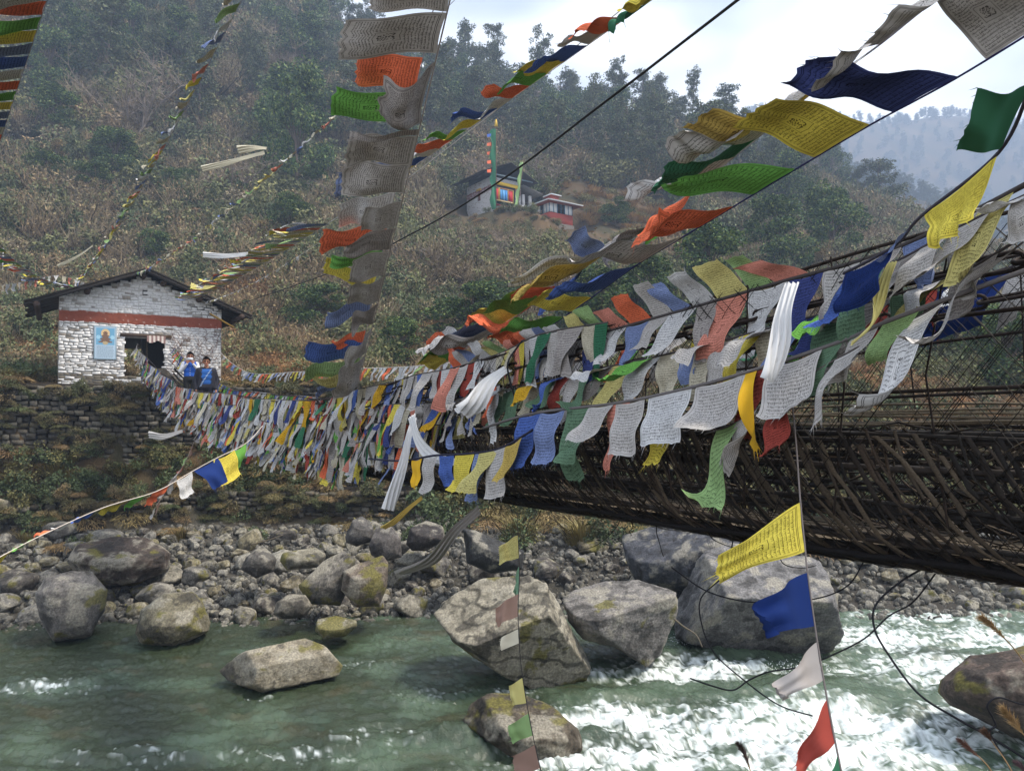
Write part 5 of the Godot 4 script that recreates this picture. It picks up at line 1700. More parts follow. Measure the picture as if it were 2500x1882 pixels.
	row(t, ln, 0.1, 1.0, 0.2, 0.05, Vector3(-0.5, -0.9, 0), 0.3, ["grey", "green_pale", "salmon", "grey_dark", "brown"], 0.8, 0.5, 0.6, 0.2, 6)
	# --- scattered single long cloths at the near rail
	ln = pxline([[2500, 590, 3.2], [2300, 740, 3.5], [2090, 850, 3.8], [1935, 940, 4.1], [1800, 1030, 4.4], [1720, 1060, 4.6]])
	t = string_thing("rail_flag_rope", "slack cord on the wire netting holding long white, red and green cloths", ln, 0.005, L(90, 86, 84))
	measured(t, ln, 0, [[2480, 2400, -200, 170, "grey", 0.6, 0.35, -0.15, 1], [2310, 2230, -190, 220, "white", 0.5, 0.3, -0.2, 1], [2110, 2040, -70, 160, "grey", 0.6, 0.3, -0.1, 1], [1940, 1890, -40, 150, "red", 0.5, -0.1, -0.1, 1], [1808, 1750, -85, 190, "green_pale", 0.6, -0.05, -0.15, 2], [1850, 1800, -60, 110, "grey", 0.8, 0.3, -0.1, 1]])
	# --- cloths crowding the near rail at its close end, and draped over the far rail
	ln = pxline([[2620, 430, 3.0], [2500, 478, 3.15], [2330, 560, 3.4], [2200, 632, 3.65], [2050, 690, 3.95]])
	t = string_thing("prayer_flag_string", "crowded cord of pale printed cloths along the near rail top", ln, 0.008, L(70, 66, 70))
	measured(t, ln, 0, [[2560, 2470, -40, 120, "grey", 0.5, 0.1, 0.0, 1], [2480, 2400, -70, 60, "yellow_pale", 0.5, 0.1, 0.1, 2], [2420, 2330, -90, 110, "grey", 0.4, 0.1, 0.0, 2], [2340, 2250, -95, 105, "grey", 0.4, 0.1, 0.0, 2], [2290, 2215, -60, 50, "grey_dark", 0.5, 0.1, 0.1, 1], [2540, 2470, -110, 40, "white", 0.6, 0.1, 0.1, 1], [2230, 2170, -40, 90, "grey", 0.5, 0.1, 0.1, 1], [2160, 2090, -70, 150, "green_grey", 0.4, 0.1, 0.05, 2], [2130, 2060, -75, 130, "blue", 0.4, 0.1, 0.1, 2], [2060, 2000, -60, 100, "grey", 0.5, 0.2, 0.05, 1]])
	ln = pxline([[2640, 600, 4.4], [2440, 660, 4.8], [2250, 715, 5.2], [2080, 770, 5.7], [1900, 815, 6.3], [1700, 860, 7.1]])
	t = string_thing("rail_flag_rope", "far rail cord draped with deep blue, maroon and pale cloths seen through the netting", ln, 0.01, L(70, 66, 70))
	measured(t, ln, 0, [[2480, 2300, -60, 130, "royal", 0.5, 0.1, 0.1, -1], [2340, 2210, -30, 120, "royal", 0.4, 0.05, 0.1, -1], [2290, 2260, -20, 110, "red", 0.4, 0.1, 0.0, -1], [2170, 2110, -10, 110, "red_dark", 0.4, 0.05, 0.1, -1], [2120, 2070, -20, 90, "brown", 0.4, 0.1, 0.1, -1], [2560, 2470, -30, 150, "grey", 0.5, 0.2, 0.0, 1], [2640, 2560, -40, 160, "grey_dark", 0.5, 0.2, 0.0, 1], [2060, 1990, -30, 70, "blue_pale", 0.5, 0.1, 0.0, 0], [1980, 1920, -40, 60, "white", 0.5, 0.1, 0.0, 0], [1900, 1850, -40, 60, "green_dark", 0.5, 0.1, 0.0, 0], [1840, 1790, -40, 50, "blue", 0.5, 0.1, 0.0, 0], [2400, 2330, -60, 60, "white", 0.6, 0.2, 0.0, -1]])
	row(t, ln, 0.6, 1.0, 0.22, 0.05, Vector3(-0.5, -0.8, 0), 0.3, ["yellow", "grey", "green", "white", "orange"], 0.6, 0.2, 0.5, 0.1, 7)
	# --- scarves
	scarf("long white scarf hanging down past the bridge basketwork", [W(1012, 1020, 8.0), W(1000, 1060, 7.9), W(985, 1130, 7.9), W(962, 1200, 7.9), W(948, 1245, 7.9)], 0.06, 0.16, "white", 0.6)
	scarf("white scarf looped in a swag below the rail flags", [W(1005, 1015, 7.9), W(1020, 1070, 7.8), W(1055, 1115, 7.7), W(1110, 1130, 7.5)], 0.12, 0.14, "white", 0.8)
	scarf("bulky white scarf knotted over the rail", [W(1240, 900, 6.9), W(1200, 930, 6.8), W(1160, 985, 6.7), W(1130, 1010, 6.7)], 0.12, 0.24, "white", 0.9)
	scarf("bunched pale scarf knotted on the rail beside the deep blue flag", [W(1935, 690, 4.2), W(1915, 760, 4.1), W(1905, 830, 4.05), W(1885, 905, 4.0), W(1875, 930, 4.0)], 0.08, 0.15, "white", 0.9)
	scarf("yellow rolled scarf twisted beside the deep blue flag", [W(2180, 640, 3.5), W(2150, 720, 3.5), W(2130, 790, 3.5), W(2080, 840, 3.5)], 0.07, 0.04, "yellow_pale", 1.4)
	scarf("white scarf blown level from the tattered string high on the hillside", [W(645, 372, 18), W(600, 385, 18), W(545, 400, 18.1), W(492, 412, 18.2)], 0.12, 0.16, "cream", 0.5)
	scarf("short white scarf above the blown level one", [W(650, 362, 18), W(620, 362, 18), W(580, 366, 18.1)], 0.1, 0.22, "cream", 0.7)
	scarf("pale scarf on the sparse string above the gatehouse", [W(225, 600, 23.5), W(190, 625, 23.6), W(140, 650, 23.7)], 0.06, 0.1, "cream", 0.5)
	scarf("white scarf blown level from the bright string right of the gatehouse", [W(605, 620, 22.2), W(550, 625, 22.3), W(495, 622, 22.3)], 0.14, 0.18, "white", 0.4)
	scarf("white scarf drifting left from the lower bridge flags", [W(445, 1052, 17.5), W(400, 1066, 17.5), W(362, 1062, 17.5)], 0.08, 0.2, "grey", 0.5)
	scarf("grey twisted net hanging from the bridge down to the gravel", [W(1170, 1245, 9.0), W(1110, 1300, 10.0), W(1050, 1370, 12.0), W(975, 1400, 14.0)], 0.12, 0.24, "grey_dark", 0.8)
	scarf("olive cloth strip hanging from the bridge edge", [W(1030, 1215, 9.0), W(1000, 1240, 9.2), W(960, 1275, 9.5), W(935, 1290, 9.8)], 0.05, 0.09, "ochre", 0.7)
# ---------------------------------------------------------------- the two people on the bridge
# bones: [a, b, radius a, radius b, colour]; the body is one skin meshed round their smooth union
func body_mesh(bones: Array, cell: float, blend: float) -> ArrayMesh:
	var lo := Vector3.INF
	var hi := -Vector3.INF
	for b in bones:
		var r: float = maxf(b[2], b[3]) + cell * 2.0
		lo = lo.min((b[0] as Vector3).min(b[1]) - Vector3.ONE * r)
		hi = hi.max((b[0] as Vector3).max(b[1]) + Vector3.ONE * r)
	var n := Vector3i(((hi - lo) / cell).ceil()) + Vector3i.ONE
	var field := PackedFloat32Array()
	field.resize(n.x * n.y * n.z)
	field.fill(1.0)
	var who := PackedInt32Array()
	who.resize(field.size())
	var best := PackedFloat32Array()
	best.resize(field.size())
	best.fill(9.0)
	for bi in bones.size():
		var b: Array = bones[bi]
		var A: Vector3 = b[0]
		var B: Vector3 = b[1]
		var ra: float = b[2]
		var rb: float = b[3]
		var m := maxf(ra, rb) + cell * 3.0
		var i0 := Vector3i(((A.min(B) - Vector3.ONE * m - lo) / cell).floor()).max(Vector3i.ZERO)
		var i1 := Vector3i(((A.max(B) + Vector3.ONE * m - lo) / cell).ceil()).min(n - Vector3i.ONE)
		var ab := B - A
		var l2 := maxf(ab.length_squared(), 1e-8)
		for z in range(i0.z, i1.z + 1):
			for y in range(i0.y, i1.y + 1):
				for x in range(i0.x, i1.x + 1):
					var p := lo + Vector3(x, y, z) * cell
					var t := clampf((p - A).dot(ab) / l2, 0.0, 1.0)
					var d := (p - A - ab * t).length() - lerpf(ra, rb, t)
					var k := (z * n.y + y) * n.x + x
					if d < best[k]:
						best[k] = d
						who[k] = bi
					var f := field[k]
					var h := clampf(0.5 + 0.5 * (f - d) / blend, 0.0, 1.0)
					field[k] = lerpf(f, d, h) - blend * h * (1.0 - h)
	var mb := MB.new()
	var id := {}
	var sx := 1
	var sy := n.x
	var sz := n.x * n.y
	for z in n.z - 1:
		for y in n.y - 1:
			for x in n.x - 1:
				var k := z * sz + y * sy + x
				var mn := 9.0
				var mx := -9.0
				for c in 8:
					var v := field[k + (sx if c & 1 else 0) + (sy if c & 2 else 0) + (sz if c & 4 else 0)]
					mn = minf(mn, v)
					mx = maxf(mx, v)
				if mn < 0.0 and mx >= 0.0:
					var s := Vector3.ZERO
					var cnt := 0
					for ed in 12:
						var ax := ed / 4
						var q := ed % 4
						var o := Vector3i.ZERO
						if ax == 0: o = Vector3i(0, q & 1, q >> 1)
						elif ax == 1: o = Vector3i(q & 1, 0, q >> 1)
						else: o = Vector3i(q & 1, q >> 1, 0)
						var a := field[k + o.x * sx + o.y * sy + o.z * sz]
						var e := Vector3i(1 if ax == 0 else 0, 1 if ax == 1 else 0, 1 if ax == 2 else 0)
						var b := field[k + (o.x + e.x) * sx + (o.y + e.y) * sy + (o.z + e.z) * sz]
						if (a < 0.0) != (b < 0.0):
							s += Vector3(o) + Vector3(e) * (a / (a - b))
							cnt += 1
					id[k] = mb.vert(lo + (Vector3(x, y, z) + s / cnt) * cell, Vector2.ZERO, bones[who[k]][4])
	for k in id:
		var x: int = k % n.x
		var y: int = (k / n.x) % n.y
		var z: int = k / sz
		for ax in 3:
			var st: int = [sx, sy, sz][ax]
			var u: int = [sy, sz, sx][ax]
			var w: int = [sz, sx, sy][ax]
			if [y, z, x][ax] == 0 or [z, x, y][ax] == 0: continue
			var a := field[k]
			var b := field[k + st]
			if (a < 0.0) != (b < 0.0) and id.has(k - u) and id.has(k - w) and id.has(k - u - w):
				var q := [id[k], id[k - u], id[k - u - w], id[k - w]]
				if a < 0.0: mb.i.append_array(PackedInt32Array([q[0], q[2], q[1], q[0], q[3], q[2]]))
				else: mb.i.append_array(PackedInt32Array([q[0], q[1], q[2], q[0], q[2], q[3]]))
	return mb.mesh()
func head_bones(c: Vector3, skin: Color, hair: Color) -> Array:   # c: middle of the head, facing +z
	var b := []
	b.append([c + Vector3(0, 0.02, -0.01), c + Vector3(0, 0.03, 0.0), 0.088, 0.09, skin])
	b.append([c + Vector3(0, -0.05, 0.025), c + Vector3(0, -0.085, 0.045), 0.062, 0.038, skin])
	b.append([c + Vector3(0, -0.005, 0.086), c + Vector3(0, -0.032, 0.103), 0.010, 0.016, skin])
	for s in [-1, 1]:
		b.append([c + Vector3(0.088 * s, 0.0, -0.005), c + Vector3(0.092 * s, -0.03, -0.005), 0.018, 0.013, skin])
		b.append([c + Vector3(0.032 * s, 0.008, 0.083), c + Vector3(0.036 * s, 0.008, 0.083), 0.0105, 0.0105, L(40, 30, 28)])
		b.append([c + Vector3(0.018 * s, 0.03, 0.088), c + Vector3(0.05 * s, 0.03, 0.078), 0.008, 0.007, hair])
	b.append([c + Vector3(-0.02, -0.058, 0.082), c + Vector3(0.02, -0.058, 0.082), 0.009, 0.009, L(150, 84, 76)])
	return b
func hand_bones(wrist: Vector3, dir: Vector3, palm_up: Vector3, curl: float, skin: Color, thumb: float) -> Array:
	var b := []
	var d := dir.normalized()
	var s := d.cross(palm_up).normalized()
	var nrm := s.cross(d).normalized()
	var k := wrist + d * 0.085
	b.append([wrist, k - s * 0.02, 0.022, 0.022, skin])
	b.append([wrist, k + s * 0.02, 0.022, 0.022, skin])
	for f in 4:
		var o := s * (f - 1.5) * 0.021
		var ln: float = [0.07, 0.08, 0.074, 0.058][f]
		var p := k + o
		var q := p + (d * cos(curl * 0.5) + nrm * sin(curl * 0.5)) * ln * 0.45
		var r := q + (d * cos(curl * 1.3) + nrm * sin(curl * 1.3)) * ln * 0.32
		var e := r + (d * cos(curl * 2.0) + nrm * sin(curl * 2.0)) * ln * 0.25
		b.append([p, q, 0.0095, 0.009, skin]); b.append([q, r, 0.009, 0.0085, skin]); b.append([r, e, 0.0085, 0.008, skin])
	var tb := wrist + d * 0.03 + s * 0.028 * thumb
	var t1 := tb + (d * 0.6 + s * 0.7 * thumb + nrm * 0.4).normalized() * 0.04
	b.append([tb, t1, 0.012, 0.011, skin]); b.append([t1, t1 + (d * 0.9 + s * 0.1 * thumb + nrm * 0.4).normalized() * 0.03, 0.011, 0.009, skin])
	return b
func hair_mesh(c: Vector3, fringe: float) -> ArrayMesh:
	var mb := MB.new()
	var r := RandomNumberGenerator.new()
	r.seed = 77
	for k in 520:
		var a := r.randf() * TAU
		var el := r.randf_range(0.1, 1.5)
		var d := Vector3(cos(a) * cos(el), sin(el), sin(a) * cos(el))
		if d.z > 0.55 and d.y < 0.5: continue
		var p := c + Vector3(d.x * 0.094, 0.025 + d.y * 0.10, d.z * 0.098 - 0.008)
		var g := Vector3(d.x * 0.5, -0.35 + d.y * 0.4, d.z * 0.5 + fringe * maxf(d.z, 0.0)).normalized() * r.randf_range(0.03, 0.06)
		var s := d.cross(Vector3.UP).normalized() * 0.011
		mb.tri(p - s, p + s, p + g + d * 0.012, L(26, 22, 22) * r.randf_range(0.7, 1.4))
		mb.tri(p - s * 2.0, p + s * 2.0, p + d * 0.012 + Vector3(0, 0.01, 0), L(22, 19, 19))
	return mb.mesh(false)
func build_people() -> void:
	var skin := L(158, 112, 90)
	var hair := L(28, 24, 24)
	# one standing with a dark jacket over a blue top, hands low on the rail side
	var cfg := [
		{"t": 0.672, "off": -0.45, "px": 463.0, "label": "person in dark open jacket over blue top with patterned scarf strap", "jacket": L(34, 36, 46), "top": L(36, 84, 150), "trousers": L(36, 38, 46), "up": false},
		{"t": 0.762, "off": -0.55, "px": 410.0, "label": "person in blue buttoned vest and pale sleeves raising both hands to the face", "jacket": L(196, 196, 198), "top": L(34, 84, 168), "trousers": L(34, 34, 38), "up": true}]
	for c in cfg:
		var at := br(c.t, c.off, tab(YB, c.t) + 0.15)
		var t := thing("person", c.label, "person", at)
		var to := Vector3(-at.x, 0, -at.z).normalized()
		t.basis = Basis.looking_at(-to, Vector3.UP)              # local +z looks along the bridge to the camera
		var b := []
		var h := 1.0
		for s in [-1, 1]:
			b.append([Vector3(0.095 * s, 0.90, 0), Vector3(0.10 * s, 0.50, 0.02), 0.095, 0.065, c.trousers])
			b.append([Vector3(0.10 * s, 0.50, 0.02), Vector3(0.105 * s, 0.10, -0.01), 0.062, 0.045, c.trousers])
			b.append([Vector3(0.105 * s, 0.05, -0.03), Vector3(0.125 * s, 0.035, 0.14), 0.045, 0.035, L(40, 38, 38)])
		b.append([Vector3(-0.06, 0.94, 0), Vector3(0.06, 0.94, 0), 0.12, 0.12, c.trousers])
		b.append([Vector3(-0.055, 1.06, 0.005), Vector3(0.055, 1.06, 0.005), 0.115, 0.115, c.top])
		b.append([Vector3(-0.07, 1.2, 0.005), Vector3(0.07, 1.2, 0.005), 0.118, 0.118, c.top])
		b.append([Vector3(-0.09, 1.33, 0), Vector3(0.09, 1.33, 0), 0.11, 0.11, c.top])
		b.append([Vector3(-0.12, 1.40, -0.01), Vector3(0.12, 1.40, -0.01), 0.075, 0.075, c.top if c.up else c.jacket])
		b.append([Vector3(0, 1.40, -0.01), Vector3(0, 1.53, 0.005), 0.058, 0.052, skin])
		for s in [-1, 1]:
			if c.up:
				b.append([Vector3(0.185 * s, 1.40, -0.01), Vector3(0.26 * s, 1.17, 0.06), 0.068, 0.055, c.jacket])
				b.append([Vector3(0.26 * s, 1.17, 0.06), Vector3(0.085 * s, 1.385, 0.17), 0.053, 0.034, c.jacket])
			else:
				b.append([Vector3(0.195 * s, 1.40, -0.01), Vector3(0.285 * s, 1.12, -0.02), 0.066, 0.054, c.jacket])
				b.append([Vector3(0.285 * s, 1.12, -0.02), Vector3(0.25 * s, 0.88, 0.07), 0.052, 0.040, c.jacket])
				b.append([Vector3(0.15 * s, 1.36, 0.035), Vector3(0.155 * s, 0.94, 0.05), 0.072, 0.072, c.jacket])
		var mb := body_mesh(b, 0.019, 0.035)
		part("body", mb, M.skin, t)
		# head and hands are meshed finer and overlap the neck and cuffs
		var hc := Vector3(0, 1.615, 0.02)
		part("head", body_mesh(head_bones(hc, skin, hair), 0.0085, 0.012), M.skin, t)
		part("hair", hair_mesh(hc, 0.5), M.skin, t)
		for s in [-1, 1]:
			if c.up: part("hand", body_mesh(hand_bones(Vector3(0.085 * s, 1.385, 0.17), Vector3(-0.35 * s, 0.9, 0.02), Vector3(0, 0.1, -1), 0.7, skin, -s), 0.0065, 0.007), M.skin, t)
			else: part("hand", body_mesh(hand_bones(Vector3(0.25 * s, 0.88, 0.07), Vector3(0.0, -1, 0.15), Vector3(-s, 0, 0), 0.4, skin, s), 0.0065, 0.007), M.skin, t)
		if not c.up:
			var st := MB.new()
			var pts := [Vector3(0.13, 1.46, 0.03), Vector3(0.10, 1.38, 0.115), Vector3(0.0, 1.22, 0.14), Vector3(-0.1, 1.05, 0.135), Vector3(-0.14, 0.95, 0.12)]
			for k in pts.size() - 1:
				for e in 4:
					var p: Vector3 = (pts[k] as Vector3).lerp(pts[k + 1], e / 4.0)
					var q: Vector3 = (pts[k] as Vector3).lerp(pts[k + 1], (e + 1) / 4.0)
					var w := Vector3(0.028, 0.018, 0)
					st.quad(p - w, p + w, q + w, q - w, L(150, 166, 190) if e % 2 else L(70, 96, 140))
			part("scarf_strap", st.mesh(false), M.rope, t)
		else:
			var bt := MB.new()
			for k in 4:
				bt.tube([Vector3(0, 1.05 + k * 0.07, 0.118), Vector3(0, 1.05 + k * 0.07, 0.127)], 0.012, 0.01, 8, L(210, 206, 196), true)
			part("buttons", bt.mesh(), M.paint, t)
			# phone held up in front of the face
			var ph := MB.new()
			ph.box(Vector3(-0.075, 1.50, 0.19), Vector3(0.075, 1.575, 0.2), L(200, 204, 210))
			tag(part("phone", ph.mesh(false), M.paint, null), "pale phone held up to the face by the person in the vest", "phone")
			var pn: MeshInstance3D = get_child(get_child_count() - 1)
			pn.transform = t.transform
# ---------------------------------------------------------------- wires, reeds, driftwood and the pole by the gatehouse
func loose_wire(label: String, pts: Array, r := 0.006) -> void:
	var q := []
	for e in pts: q.append(W(e[0], e[1], e[2]))
	var mb := MB.new()
	mb.tube(smooth_line(q, 8), r, r, 5, L(38, 38, 42))
	tag(part("loose_wire", mb.mesh(), M.rope), label, "wire")
func reed(label: String, pts: Array, plume: float, wid: float, dry: Color, group: String) -> void:
	var q := []
	for e in pts: q.append(W(e[0], e[1], e[2]))
	var p := smooth_line(q, 8)
	var t := thing("reed", label, "reed", p[0], group)
	var mb := MB.new()
	var loc := []
	for e in p: loc.append(e - p[0])
	mb.tube(loc, 0.004, 0.0015, 4, L(140, 116, 84))
	part("stem", mb.mesh(), M.straw, t)
	mb = MB.new()
	var n := loc.size()
	for k in 420:
		var f := lerpf(1.0 - plume, 1.0, rng.randf())
		var i := mini(int(f * (n - 1)), n - 2)
		var b: Vector3 = loc[i].lerp(loc[i + 1], f * (n - 1) - i)
		var tg: Vector3 = (loc[i + 1] - loc[i]).normalized()
		var s := sin(PI * clampf((f - (1.0 - plume)) / plume, 0.02, 1.0))
		var d := (tg * 1.2 + Vector3(rr(-1, 1), rr(-1, 0.6), rr(-1, 1)) * 0.75).normalized() * wid * (0.35 + s) * rr(0.5, 1.0)
		var w := d.cross(Vector3(rr(-1, 1), rr(-1, 1), rr(-1, 1))).normalized() * 0.0022
		mb.tri(b - w, b + w, b + d, dry * rr(0.7, 1.2))
	part("plume", mb.mesh(false), M.straw, t)
func build_small() -> void:
	loose_wire("black wire crossing low over the rapids from the bridge to the near bank", [[2260, 1385, 4.3], [2200, 1420, 4.2], [2140, 1475, 4.1], [2135, 1530, 4.0], [2165, 1590, 3.9], [2240, 1690, 3.7], [2330, 1750, 3.5], [2420, 1800, 3.4], [2520, 1865, 3.2], [2620, 1960, 3.0]])
	loose_wire("long looping black wire end over the white water", [[2285, 1400, 4.4], [2230, 1470, 4.4], [2170, 1505, 4.4], [2110, 1560, 4.4], [2020, 1605, 4.4], [1960, 1628, 4.4], [1880, 1640, 4.4], [1830, 1660, 4.4], [1790, 1685, 4.4], [1740, 1675, 4.4], [1685, 1656, 4.4]], 0.005)
	loose_wire("thin black wire slanting left of the hanging flag string", [[1640, 1385, 5.0], [1720, 1440, 5.0], [1800, 1465, 5.0], [1870, 1470, 5.0], [1990, 1462, 5.0], [2070, 1430, 5.0], [2110, 1370, 5.0]], 0.005)
	loose_wire("thin wire running down to the rapids from the slanting black wire", [[1790, 1320, 5.2], [1770, 1400, 5.1], [1712, 1460, 5.0], [1715, 1530, 5.0], [1745, 1595, 4.9], [1810, 1655, 4.8], [1900, 1720, 4.7], [1985, 1748, 4.6]], 0.005)
	loose_wire("kinked black wire at the brown boulder by the near bank", [[2620, 1735, 2.9], [2500, 1720, 3.0], [2440, 1703, 3.0], [2412, 1722, 3.0], [2425, 1752, 3.0], [2432, 1772, 3.0], [2418, 1785, 3.0], [2432, 1815, 3.0], [2470, 1880, 2.9], [2500, 1960, 2.8]], 0.004)
	loose_wire("bent black wire loop standing up from the hand rope", [[1290, 905, 6.8], [1280, 870, 6.8], [1300, 845, 6.8], [1280, 830, 6.75], [1265, 845, 6.75], [1240, 885, 6.75], [1245, 930, 6.75], [1262, 985, 6.75]], 0.009)
	var tan := L(166, 138, 98)
	reed("tall feathery tan reed plume leaning left by the brown boulder", [[2640, 1900, 3.0], [2560, 1720, 3.05], [2490, 1600, 3.1], [2430, 1535, 3.1], [2400, 1508, 3.1]], 0.36, 0.05, tan, "dry reeds on the near bank")
	reed("feathery tan reed plume low at the right corner", [[2620, 2000, 2.8], [2540, 1850, 2.85], [2490, 1780, 2.9], [2450, 1730, 2.9]], 0.4, 0.05, tan, "dry reeds on the near bank")
	reed("thin brown grass head standing before the white water", [[2520, 1990, 2.8], [2470, 1880, 2.85], [2430, 1820, 2.9], [2405, 1785, 2.9]], 0.25, 0.03, L(110, 86, 70), "dry reeds on the near bank")
	reed("dark spindly grass stalk at the bottom before the rapids", [[1860, 1990, 3.0], [1835, 1890, 3.05], [1818, 1840, 3.1], [1802, 1815, 3.1]], 0.6, 0.035, L(70, 58, 54), "dry reeds on the near bank")
	reed("brown spindly grass stalk leaning left before the rapids", [[2480, 2000, 2.9], [2420, 1880, 2.95], [2370, 1830, 3.0], [2340, 1805, 3.0]], 0.5, 0.03, L(110, 80, 70), "dry reeds on the near bank")
	reed("short brown grass stalk at the bottom right corner", [[2560, 2000, 2.8], [2510, 1890, 2.85], [2480, 1860, 2.9]], 0.7, 0.03, L(80, 62, 66), "dry reeds on the near bank")
	# slim pale pole left of the gatehouse
	var pb := ground_hit(4, 720, 24)
	var mb := MB.new()
	mb.tube([Vector3(0, -0.5, 0), Vector3(0, 2.0, 0), Vector3(0.02, 3.4, 0)], 0.045, 0.035, 8, L(170, 170, 172), true)
	tag(part("flag_pole", mb.mesh(), M.paint, null, pb), "slim pale pole standing left of the gatehouse", "pole")
	# bleached driftwood branch on the boulders under the bridge
	for e in [["bleached bare branch caught between the two grey boulders", [[1645, 1510, 15.2], [1670, 1530, 15.1], [1700, 1550, 15.0], [1715, 1580, 14.9]], 0.02], ["dry stick leaning on the beach by the terrace wall", [[612, 1330, 21.8], [650, 1320, 21.8], [690, 1306, 21.9]], 0.025]]:
		var q := []
		for k in e[1]: q.append(W(k[0], k[1], k[2]))
		mb = MB.new()
		mb.tube(smooth_line(q, 4), e[2], e[2] * 0.5, 6, L(150, 138, 118), true)
		tag(part("driftwood", mb.mesh(), M.wood), e[0], "driftwood")
# ---------------------------------------------------------------- trees and scrub
func leaves(mb: MB, r: RandomNumberGenerator, c: Vector3, rad: Vector3, count: int, size: float, cols: Array, shell: float, long := 1.0) -> void:
	for k in count:
		var d := Vector3(r.randfn(), r.randfn(), r.randfn()).normalized()
		var p := c + d * rad * pow(r.randf(), shell)
		var a := (d + Vector3(r.randfn(), r.randfn() - 0.3, r.randfn()) * 0.7).normalized()
		var b := a.cross(Vector3(r.randfn(), r.randfn(), r.randfn())).normalized()
		var s := size * r.randf_range(0.6, 1.3)
		var col: Color = cols[r.randi() % cols.size()] * r.randf_range(0.7, 1.3)
		col.a = 1.0
		var v := mb.v.size()
		var nn := a.cross(b) * s * 0.2
		mb.v.append(p - a * s * long); mb.v.append(p - b * s * 0.5 + nn); mb.v.append(p + a * s * long); mb.v.append(p + b * s * 0.5 + nn)
		for q in 4:
			mb.uv.append(Vector2.ZERO)
			mb.c.append(col)
		mb.i.append_array(PackedInt32Array([v, v + 1, v + 2, v, v + 2, v + 3]))
func limb(mb: MB, r: RandomNumberGenerator, p: Vector3, d: Vector3, ln: float, rad: float, col: Color, up: float, sides := 4) -> Array:
	var pts := [p]
	var q := p
	var dd := d
	for k in 4:
		dd = (dd + Vector3(r.randfn() * 0.16, up + r.randfn() * 0.1, r.randfn() * 0.16)).normalized()
		q += dd * ln * 0.25
		pts.append(q)
	mb.tube(pts, rad, rad * 0.35, sides, col)
	return [q, dd, pts]
# built ten metres tall
func tree_proto(kind: String, seed_: int) -> Array:
	var r := RandomNumberGenerator.new()
	r.seed = seed_
	var wood := MB.new()
	var crown := MB.new()
	var bark := L(92, 82, 74)
	if kind == "bare": bark = L(120, 108, 98)
	var top := Vector3(r.randf_range(-0.5, 0.5), 9.2, r.randf_range(-0.5, 0.5))
	if kind == "evergreen": top.y = 6.5
	var tp := []
	for k in 7:
		var f := k / 6.0
		tp.append(Vector3(0, -0.8, 0).lerp(top, f) + Vector3(sin(f * 5.0 + seed_) * 0.2 * f, 0, cos(f * 4.0 + seed_) * 0.2 * f))
	if kind != "bare": wood.tube(tp, 0.24 if kind == "evergreen" else 0.15, 0.04, 7, bark)
	if kind == "evergreen":
		var cols := [L(62, 86, 48), L(48, 70, 42), L(86, 106, 56), L(40, 58, 40), L(110, 122, 64)]
		for k in 30:
			var a := r.randf() * TAU
			var hh := r.randf_range(1.6, 9.0)
			var rm := 3.0 * sqrt(clampf(1.0 - pow((hh - 4.4) / 5.2, 2.0), 0.02, 1.0))
			var c := Vector3(cos(a), 0, sin(a)) * rm * r.randf_range(0.35, 0.95) + Vector3(0, hh, 0)
			wood.tube([Vector3(0, hh * 0.6, 0), c * 0.6 + Vector3(0, hh * 0.3, 0), c], 0.07, 0.02, 4, bark)
			var s := r.randf_range(0.75, 1.35)
			leaves(crown, r, c, Vector3(s, s * 0.8, s), 340, 0.15, cols, 0.3)
	elif kind == "forest":
		var cols := [L(84, 94, 66), L(66, 78, 56), L(104, 108, 78), L(74, 74, 58)]
		for k in 34:
			var f := r.randf_range(0.24, 0.99)
			var a := r.randf() * TAU
			var p := Vector3(0, -0.8, 0).lerp(top, f)
			var e := limb(wood, r, p, Vector3(cos(a), 0.35, sin(a)).normalized(), r.randf_range(1.0, 2.3) * (1.15 - f * 0.55), 0.045, bark, 0.14)
			for j in 3:
				var q: Vector3 = e[2][2 + j] + Vector3(r.randfn(), r.randfn() * 0.5, r.randfn()) * 0.25
				var s := r.randf_range(0.35, 0.7)
				leaves(crown, r, q, Vector3(s, s * 0.7, s), 46, 0.13, cols, 0.5)
	elif kind == "bare":
		for st in 5:
			var a := r.randf() * TAU
			var e := limb(wood, r, Vector3(r.randfn() * 0.15, -0.5, r.randfn() * 0.15), Vector3(cos(a) * 0.45, 1, sin(a) * 0.45).normalized(), r.randf_range(5, 8), 0.13, bark, 0.04, 5)
			for j in 12:
				var q: Vector3 = e[2][1 + r.randi() % 4]
				var a2 := r.randf() * TAU
				var e2 := limb(wood, r, q, Vector3(cos(a2), 0.8, sin(a2)).normalized(), r.randf_range(1.5, 3.2), 0.05, bark, 0.1)
				for i in 7:
					var q3: Vector3 = e2[2][1 + r.randi() % 4]
					var d := Vector3(r.randfn(), r.randf_range(0.2, 1.4), r.randfn()).normalized()
					crown.tube([q3, q3 + d * r.randf_range(0.4, 0.8), q3 + d * r.randf_range(0.9, 1.5) + Vector3(0, 0.1, 0)], 0.022, 0.008, 3, bark * r.randf_range(0.8, 1.3))
	else:   # russet: thin autumn crown
		var cols := [L(128, 102, 66), L(108, 96, 60), L(98, 84, 58), L(140, 120, 78)]
		for k in 26:
			var f := r.randf_range(0.2, 0.98)
			var a := r.randf() * TAU
			var e := limb(wood, r, Vector3(0, -0.8, 0).lerp(top, f), Vector3(cos(a), 0.6, sin(a)).normalized(), r.randf_range(1.4, 3.0) * (1.2 - f * 0.7), 0.05, bark, 0.12)
			for j in 3:
				leaves(crown, r, e[2][2 + j], Vector3.ONE * 0.6, 30, 0.12, cols, 0.6)
	return [wood.mesh(), crown.mesh(false)]
